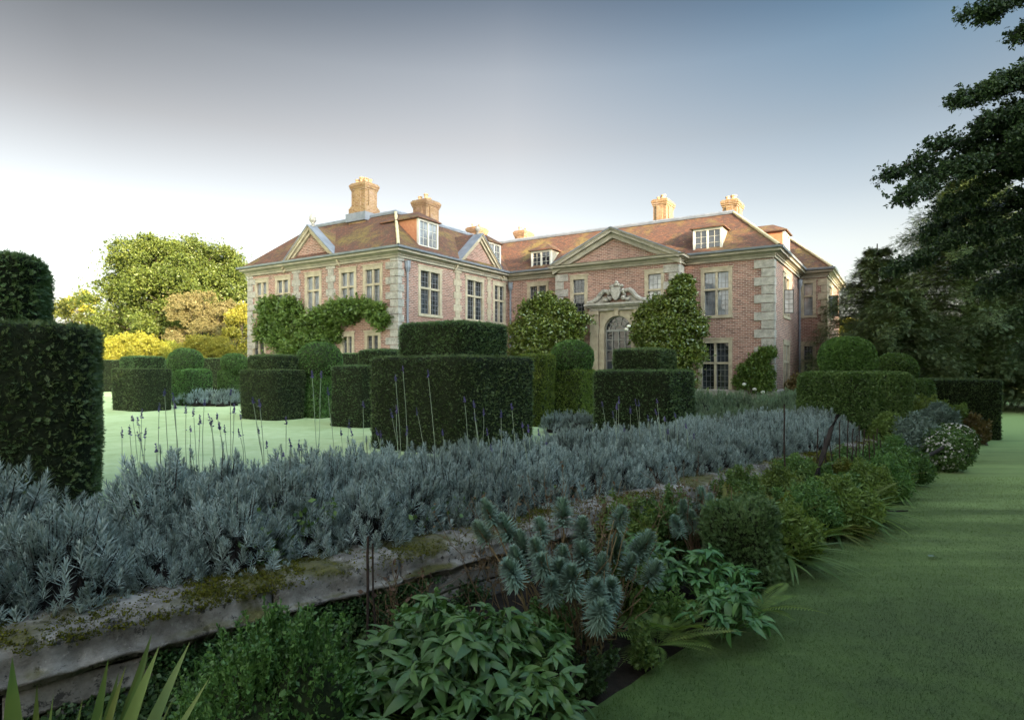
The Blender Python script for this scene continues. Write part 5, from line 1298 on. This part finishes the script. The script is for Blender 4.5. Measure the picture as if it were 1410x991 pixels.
fern("second yellowing fern just right of the upright one", (3.05, 7.1, .05), .72, 13, M_FERNY, 1.9)
fern("small fern at the bottom left corner beneath the iris blades", (-1.72, 2.35, .02), .36, 7, M_FERN, .9)
fern("light green fern beside the glossy clump at the border's edge", (1.95, 4.95, .05), .5, 9, up=.5)
fern("thin fern clinging to the wall between the rusty rods and the broad leaves", (-.62, 3.95, .1), .38, 7, M_FERN, .8)

# iris at the bottom left
def iris(label, loc, blades):
    root = thing("iris", label, "plant", loc)
    prof = lambda t: (1 - .15 * t) * min(1.0, (1.02 - t) * 4.2) ** .8 if t < 1 else 0.02
    for tip, w, sway in blades:
        tip = np.array(tip) - np.array(loc); b = np.array([tip[0] * .12, tip[1] * .1, 0]); d = tip - b; ln = np.linalg.norm(d)
        T = T_blade(9, w / ln, .10 * sway, .25, prof=prof)
        qmesh("leaf", [t_place(T, b, d + np.array([0, 0, .05 * sway * ln]), ln, (rng.normal() * .3, -1, .3 + rng.normal() * .2))], M_IRIS, root, True)
    return root
iris("clump of sword shaped iris blades at the bottom left corner, some tips yellowing", (-1.46, 1.86, .02),
     [(bz(228, 884, 1.95), .030, 1), (bz(182, 896, 1.85), .031, 1), (bz(150, 910, 1.95), .020, .6), (bz(208, 872, 2.1), .024, .5), (bz(222, 950, 1.7), .020, 1.5), (bz(95, 968, 1.8), .013, .5), (bz(120, 985, 1.8), .012, .5), (bz(214, 965, 1.9), .010, 1), (bz(165, 930, 2.0), .022, .8), (bz(196, 908, 2.05), .020, .7), (bz(135, 940, 1.75), .018, 1.2)])
iris("lone broad iris blade at the very left edge of the picture", (-1.50, 1.90, .02), [(bz(8, 912, 1.84), .032, .6), (bz(50, 945, 1.86), .016, .4), (bz(54, 962, 1.84), .012, .5)])

# mixed clumps further along the border
def clump(name, label, px, Z, w, h, n, size, mat, Ts, shoots=0, cat="plant", d=0.0, group=None):
    x, y, _ = at(px, Z); return shrub(name, label, cat, (x, y, .05), w / 2, h, n, size, mat, Ts, shoots, group, M_BOXCORE, .3, .72)
STR = [T_cluster(5, .12, .9), T_cluster(6, .10, 1.0)]
clump("border_plant", "light green leafy clump at the lawn edge right of the dark yew mound", 1080, 6.35, .8, .5, 1500, .11, M_FERN, STR, 10)
clump("border_plant", "mid green clump spilling onto the lawn by the fallen stick", 1150, 7.6, .95, .5, 1700, .11, M_FERN, STR, 14)
clump("border_plant", "feathery green clump behind the first two at the lawn edge", 1105, 7.2, .8, .52, 1500, .09, M_WEED, STR, 24)
clump("border_plant", "dark olive bush under the leaning pole", 1140, 8.4, .75, .5, 1600, .09, M_BEECH, TUFTS, 10)
clump("border_plant", "yellow green perennial clump right of the leaning pole", 1185, 8.9, .85, .50, 1800, .10, M_FERN, STR, 30)
clump("border_plant", "small green bush halfway along the lawn edge", 1215, 9.3, .7, .55, 1400, .09, M_WEED, STR, 14)
clump("border_plant", "low dark green clump between the lawn and the second leaning pole", 1248, 10.6, .8, .5, 1400, .09, M_BOX, STR, 8)
clump("silver_plant", "silvery grey plant behind the first white daisy bush", 1262, 12.6, 1.0, .95, 2200, .12, M_GREYPL, STR, 20)
clump("silver_plant", "grey feathery plant rising before the hedge behind the daisies", 1292, 15.6, .9, 1.0, 1500, .14, M_GREYPL, STR, 24)
clump("border_plant", "tall olive green plants at the wall's end before the leafy box block", 1225, 13.0, .9, .95, 1600, .11, M_FERN, STR, 20)
clump("russet_plant", "reddish autumn plant in front of the far dark hedge", 1343, 16.4, .6, .6, 1300, .14, M_RUSTYPL, TUFTS, 10)
clump("russet_plant", "tall green plant left of the reddish one by the hedge", 1320, 16.7, .5, .9, 1000, .14, M_FERN, STR, 12)
clump("border_plant", "green bush under the far hedge's left end", 1275, 16.6, 1.3, 1.15, 2200, .14, M_FERN, TUFTS, 10)
for lab, px, Z, w, h in (("white flowered daisy bush at the lawn's edge, the nearer one", 1297, 12.2, .82, .78), ("white flowered daisy bush at the lawn's edge, the farther one", 1313, 13.9, .8, .74), ("small pale daisy bush half hidden behind the nearer daisy bush", 1275, 13.0, .7, .8)):
    x, y, _ = at(px, Z); o = shrub("daisy_bush", lab, "shrub", (x, y, .0), w / 2, h, 2600, .07, M_BEECH, BOXL, 0, "white daisy bushes", corek=.85)
    V, Fq = ball(w / 2, w / 2, h / 2, (0, 0, h * .5), 24, 14, .03); P, _n = cover(V, Fq, 620); Nn = unit(P - np.array([0, 0, h * .4])); P = P[P[:, 2] > .1]; Nn = unit(P - np.array([0, 0, h * .4]))
    T = T_multi([((0, 0, 0), (math.cos(a), math.sin(a), .1), .5, .16, (0, 0, 1)) for a in np.arange(6) * math.pi / 3])
    V0, F0 = T; V0 = V0[:, [2, 0, 1]]
    qmesh("flowers", [scatter((V0, F0), P + Nn * .05, Nn + rvec(len(P)) * .3, .055 * rng.uniform(.7, 1.2, len(P)))], M_PETAL, o)

def strap_plant(label, px, Z, n, ln, mat, py=None):
    x, y, _ = at(px, Z); root = thing("strap_leaved_plant", label, "plant", (x, y, .04)); lf = []
    T3 = [T_blade(6, .035, dr, .3) for dr in (.5, .8, 1.1)]
    for i in range(n):
        a = rng.uniform(0, 6.28); d = np.array([math.cos(a), math.sin(a), rng.uniform(.7, 2.2)])
        lf.append(t_place(T3[int(rng.integers(0, 3))], (rng.normal() * .05, rng.normal() * .05, 0), d, ln * rng.uniform(.6, 1.2), (0, 0, 1)))
    qmesh("leaves", lf, mat, root, True)
strap_plant("arching strap leaved clump hanging over the lawn edge by the low yew mound", 1075, 6.15, 90, .55, M_WEED)
strap_plant("strap leaved clump where the fallen stick leaves the border", 1185, 7.95, 90, .6, M_FERN)
strap_plant("tall strap leaved clump between the yellowing fern and the leaning pole", 1120, 7.9, 70, .8, M_WEED)
strap_plant("grassy clump near the second leaning pole's foot", 1222, 9.5, 80, .6, M_FERN)
strap_plant("pale yellowish strap leaves flopping onto the lawn before the feathery clump", 1135, 7.25, 50, .55, M_FERNY)
strap_plant("strap leaved clump half hidden behind the dark olive bush", 1165, 8.9, 70, .7, M_WEED)
fern("broad green fern between the strap leaved clumps at the lawn edge", (*at(1110, 6.9)[:2], .05), .62, 13)
fern("green fern at the foot of the group of thin rods", (*at(1170, 8.4)[:2], .05), .7, 13, M_FERN, 1.0)
fern("olive fern before the end of the stone wall", (*at(1205, 9.7)[:2], .05), .75, 12, M_FERNY, 1.0)
for lab, px, Z, w, h, m, T, sz in (("low weedy patch on the bare soil by the lawn edge below the spurge", 880, 4.1, .28, .13, M_WEED, TUFTS, .05), ("scattered small leaves on the soil right of the large glossy clump", 815, 3.75, .26, .10, M_IVY, TUFTS, .05),
                                   ("small leafy seedling patch at the lawn edge below the glossy clump", 920, 4.7, .25, .13, M_WEED, TUFTS, .055), ("dark leafy filler behind the large glossy clump by the rusty rods", 590, 3.95, .6, .34, M_BEECH, TUFTS, .07), ("low green filler beneath the spurge heads", 735, 4.15, .7, .30, M_BEECH, TUFTS, .075),
                                   ("grey green filler between spurge and wall", 850, 4.85, .7, .45, M_FERN, STR, .09), ("low dark filler behind the yew mound by the coping", 985, 6.4, .7, .5, M_BEECH, TUFTS, .08), ("leafy filler right behind the box shrub at the wall's foot", 440, 3.55, .5, .3, M_IVY, TUFTS, .06)):
    x, y, _ = at(px, Z); shrub("low_plant", lab, "plant", (x, y, .03), w / 2, h, int(900 * w), sz, m, T, 6, None, M_BOXCORE, .4, .45)
fern("large fern leaning onto the lawn edge right of the spurge stems", (*at(925, 4.55)[:2], .05), .5, 12, M_FERN, .6)
stems_plant("withered_plant", "thicket of thin bare brown stems among the spurge heads", (*at(800, 4.5)[:2], .05), 22, .3, .85, M_STEMBR, M_DEAD, 3, .03)
for k, (sx, dd, w, h, m, lab) in enumerate(((4.6, -.30, .6, .62, M_FERN, "leafy plant against the wall just behind the big spurge"), (5.3, -.35, .6, .58, M_BEECH, "dark leafy plant against the wall left of the small spurge"), (6.9, -.30, .7, .66, M_WEED, "green plant hiding the wall face behind the low yew mound"),
                        (7.7, -.38, .7, .60, M_FERN, "light green plant at the wall by the yellowing ferns"), (8.6, -.32, .8, .66, M_WEED, "green plant at the wall right of the yellowing ferns"), (9.5, -.35, .7, .62, M_FERNY, "yellow green plant at the wall beside the tall iron rod"),
                        (10.4, -.3, .8, .58, M_BEECH, "dark green plant at the wall behind the leaning pole"), (11.5, -.35, .8, .58, M_FERN, "green plant at the wall among the thin rods"), (12.5, -.35, .8, .62, M_WEED, "green plant at the very end of the wall"))):
    x, y, _ = wpt(sx, dd); shrub("low_plant", lab, "plant", (x, y, .05), w / 2, h, 1500, .085, m, STR, 14, None, M_BOXCORE, .5, .6, amp=.10)
# low creeping leaves over the soil and at the wall's foot
n = 30000; s = rng.uniform(-2.6, 13, n); d = -rng.beta(1.0, 2.0, n) * 1.55 + .02
msk = (fbm(np.column_stack([s, d * 1.6, 0 * s + 2]), 1.7) + rng.normal(size=n) * .25 - .35 * (d < -.8) > -.15) & (d > -.0775 * (14.6 - s) - .25)
s, d = s[msk], d[msk]; P = np.array([WA + WD * a + WN * b for a, b in zip(s, d)])
P = np.column_stack([P, .08 + .13 * np.exp(d * 3.2) * rng.random(len(s)) + .02])
tag(qmesh("ground_cover", [mixed(TUFTS, P, rvec(len(P)) + np.array([.15, -.15, .8]), .055 * rng.uniform(.6, 1.4, len(P)))], M_IVY), "low creeping leaves covering the soil along the foot of the stone wall", "ground cover", kind="stuff")
n = 900; s = rng.uniform(-1.5, 12.5, n); d = -rng.uniform(.3, 1.7, n); k = d > -.0775 * (14.6 - s) - .30; s, d = s[k], d[k]
P = np.array([(*(WA + WD * a + WN * b), .075) for a, b in zip(s, d)]); P[:, 2] -= np.clip((-d - 1.0) * .07, 0, .05); P[:, 2] += .012
tag(qmesh("leaf_litter", [mixed(LEAVES, P, rng.normal(size=(len(P), 3)) * np.array([1, 1, .25]), .05 * rng.uniform(.5, 1.4, len(P)), np.array([0, 0, 1.0]))], M_DEAD), "fallen brown leaves and bits scattered over the border soil", "leaf litter", kind="stuff")
# green weeds among the lavender
for i, (sx, dd, h, lab) in enumerate(((1.55, .50, .36, "green weed tuft on the wall's edge where the lavender opens"), (1.95, .62, .46, "leafy green weed between two lavender bushes above the coping"), (3.2, .55, .26, "bright green tuft at the joint of the coping by the rusty rods"), (2.6, .5, .30, "small green weed under the lavender right of the leafy one"), (4.35, .6, .3, "little weed by the wall behind the left spurge head"))):
    x, y, _ = wpt(sx, dd); stems_plant("weed", lab, (x, y, TZ + .1 if i != 2 else TZ + .14), 12, .15, h, M_WEED, M_WEED, 10, .05, "weed", None, .003, LEAVES, .5)

# ------------------------------------------------------------------ stakes, rods, poles and small things
def pole(name, label, cat, a, b, r, mat, group=None, n=8, wob=.004, r2=None, sides=7):
    a = np.array(a, float); b = np.array(b, float); o = qmesh(name, [tube(curve_pts((0, 0, 0), b - a, 0, n, wob), np.linspace(r, r2 or r * .8, n), sides)], mat, None, True)
    o.location = tuple(a); return tag(o, label, cat, group)
pole("garden_stake", "rusty iron rod standing by the wall, the left and thicker of the pair", "stake", (*at(507, 4.1)[:2], .0), bz(507, 738, 4.1), .011, M_RUST)
pole("garden_stake", "rusty iron rod standing by the wall, the right and thinner of the pair", "stake", (*at(516, 4.12)[:2], .0), bz(513, 748, 4.12), .008, M_RUST)
pole("garden_stake", "tall thin upright iron rod before the lavender left of the leaning pole", "stake", (*at(1081, 8.4)[:2], .0), bz(1080, 556, 8.4), .012, M_RUST)
pole("leaning_pole", "dark wooden pole leaning right beside the thin rods", "pole", (*at(1100, 8.2)[:2], .02), bz(1154, 571, 8.5), .042, M_WOOD, r2=.030, wob=.012)
pole("leaning_pole", "thick dark pole leaning over the border towards the white daisies", "pole", (*at(1222, 9.9)[:2], .15), bz(1298, 616, 10.9), .042, M_WOOD, r2=.032, wob=.012)
for i, (px, py, Z) in enumerate(((1126, 590, 9.0), (1136, 600, 8.7), (1143, 597, 8.9), (1156, 580, 9.3), (1168, 578, 9.6), (1175, 590, 9.5), (1183, 585, 9.7), (1190, 590, 9.8), (1196, 600, 9.6), (1203, 598, 9.9), (1212, 605, 10.0), (1208, 590, 10.2), (1180, 600, 9.3))):
    pole("garden_stake", "thin dark rod in the group of rods before the end of the wall", "stake", (*at(px - rng.uniform(-3, 4), Z)[:2], .03), bz(px, py, Z), .010, M_RUST, "thin rods before the wall's end", wob=.008)
pole("fallen_stick", "dark stick lying on the lawn with its end in the border", "stick", (*at(1195, 8.45)[:2], .06), (*at(1250, 8.62)[:2], .025), .014, M_WOOD, wob=.01)
V, Fq = t_place(T_blade(4, .28, .2, .3), (0, 0, 0), (1, .2, .05), .11); o = qmesh("fallen_leaf", [(V, Fq)], M_GREYPL, None, True); o.location = (*at(1279, 6.5)[:2], .03); tag(o, "small pale fallen leaf lying on the right lawn", "leaf")
wp = [wpt(s_, .03 if s_ > -.1 else .02, .345 + .012 * math.sin(s_)) for s_ in (-1.0, 0, 1.0, 1.35)]
o = qmesh("garden_wire", [tube(np.array(wp) - np.array(wp[0]), .0022, 5)], M_WIRE, None, True); o.location = wp[0]; tag(o, "taut thin wire along the face of the wall at the bottom left", "wire")

# grass blades on the near lawn
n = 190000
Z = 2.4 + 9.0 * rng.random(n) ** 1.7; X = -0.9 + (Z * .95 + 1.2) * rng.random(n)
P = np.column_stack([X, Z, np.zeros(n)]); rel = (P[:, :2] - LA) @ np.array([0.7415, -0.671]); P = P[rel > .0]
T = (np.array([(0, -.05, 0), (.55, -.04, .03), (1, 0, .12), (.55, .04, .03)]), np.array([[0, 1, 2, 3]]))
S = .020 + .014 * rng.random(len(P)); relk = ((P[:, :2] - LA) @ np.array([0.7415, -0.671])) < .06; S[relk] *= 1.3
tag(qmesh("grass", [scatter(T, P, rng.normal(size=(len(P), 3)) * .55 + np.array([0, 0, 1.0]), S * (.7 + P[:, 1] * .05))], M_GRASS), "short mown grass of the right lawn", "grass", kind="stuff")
for o in protos + lb2: pass
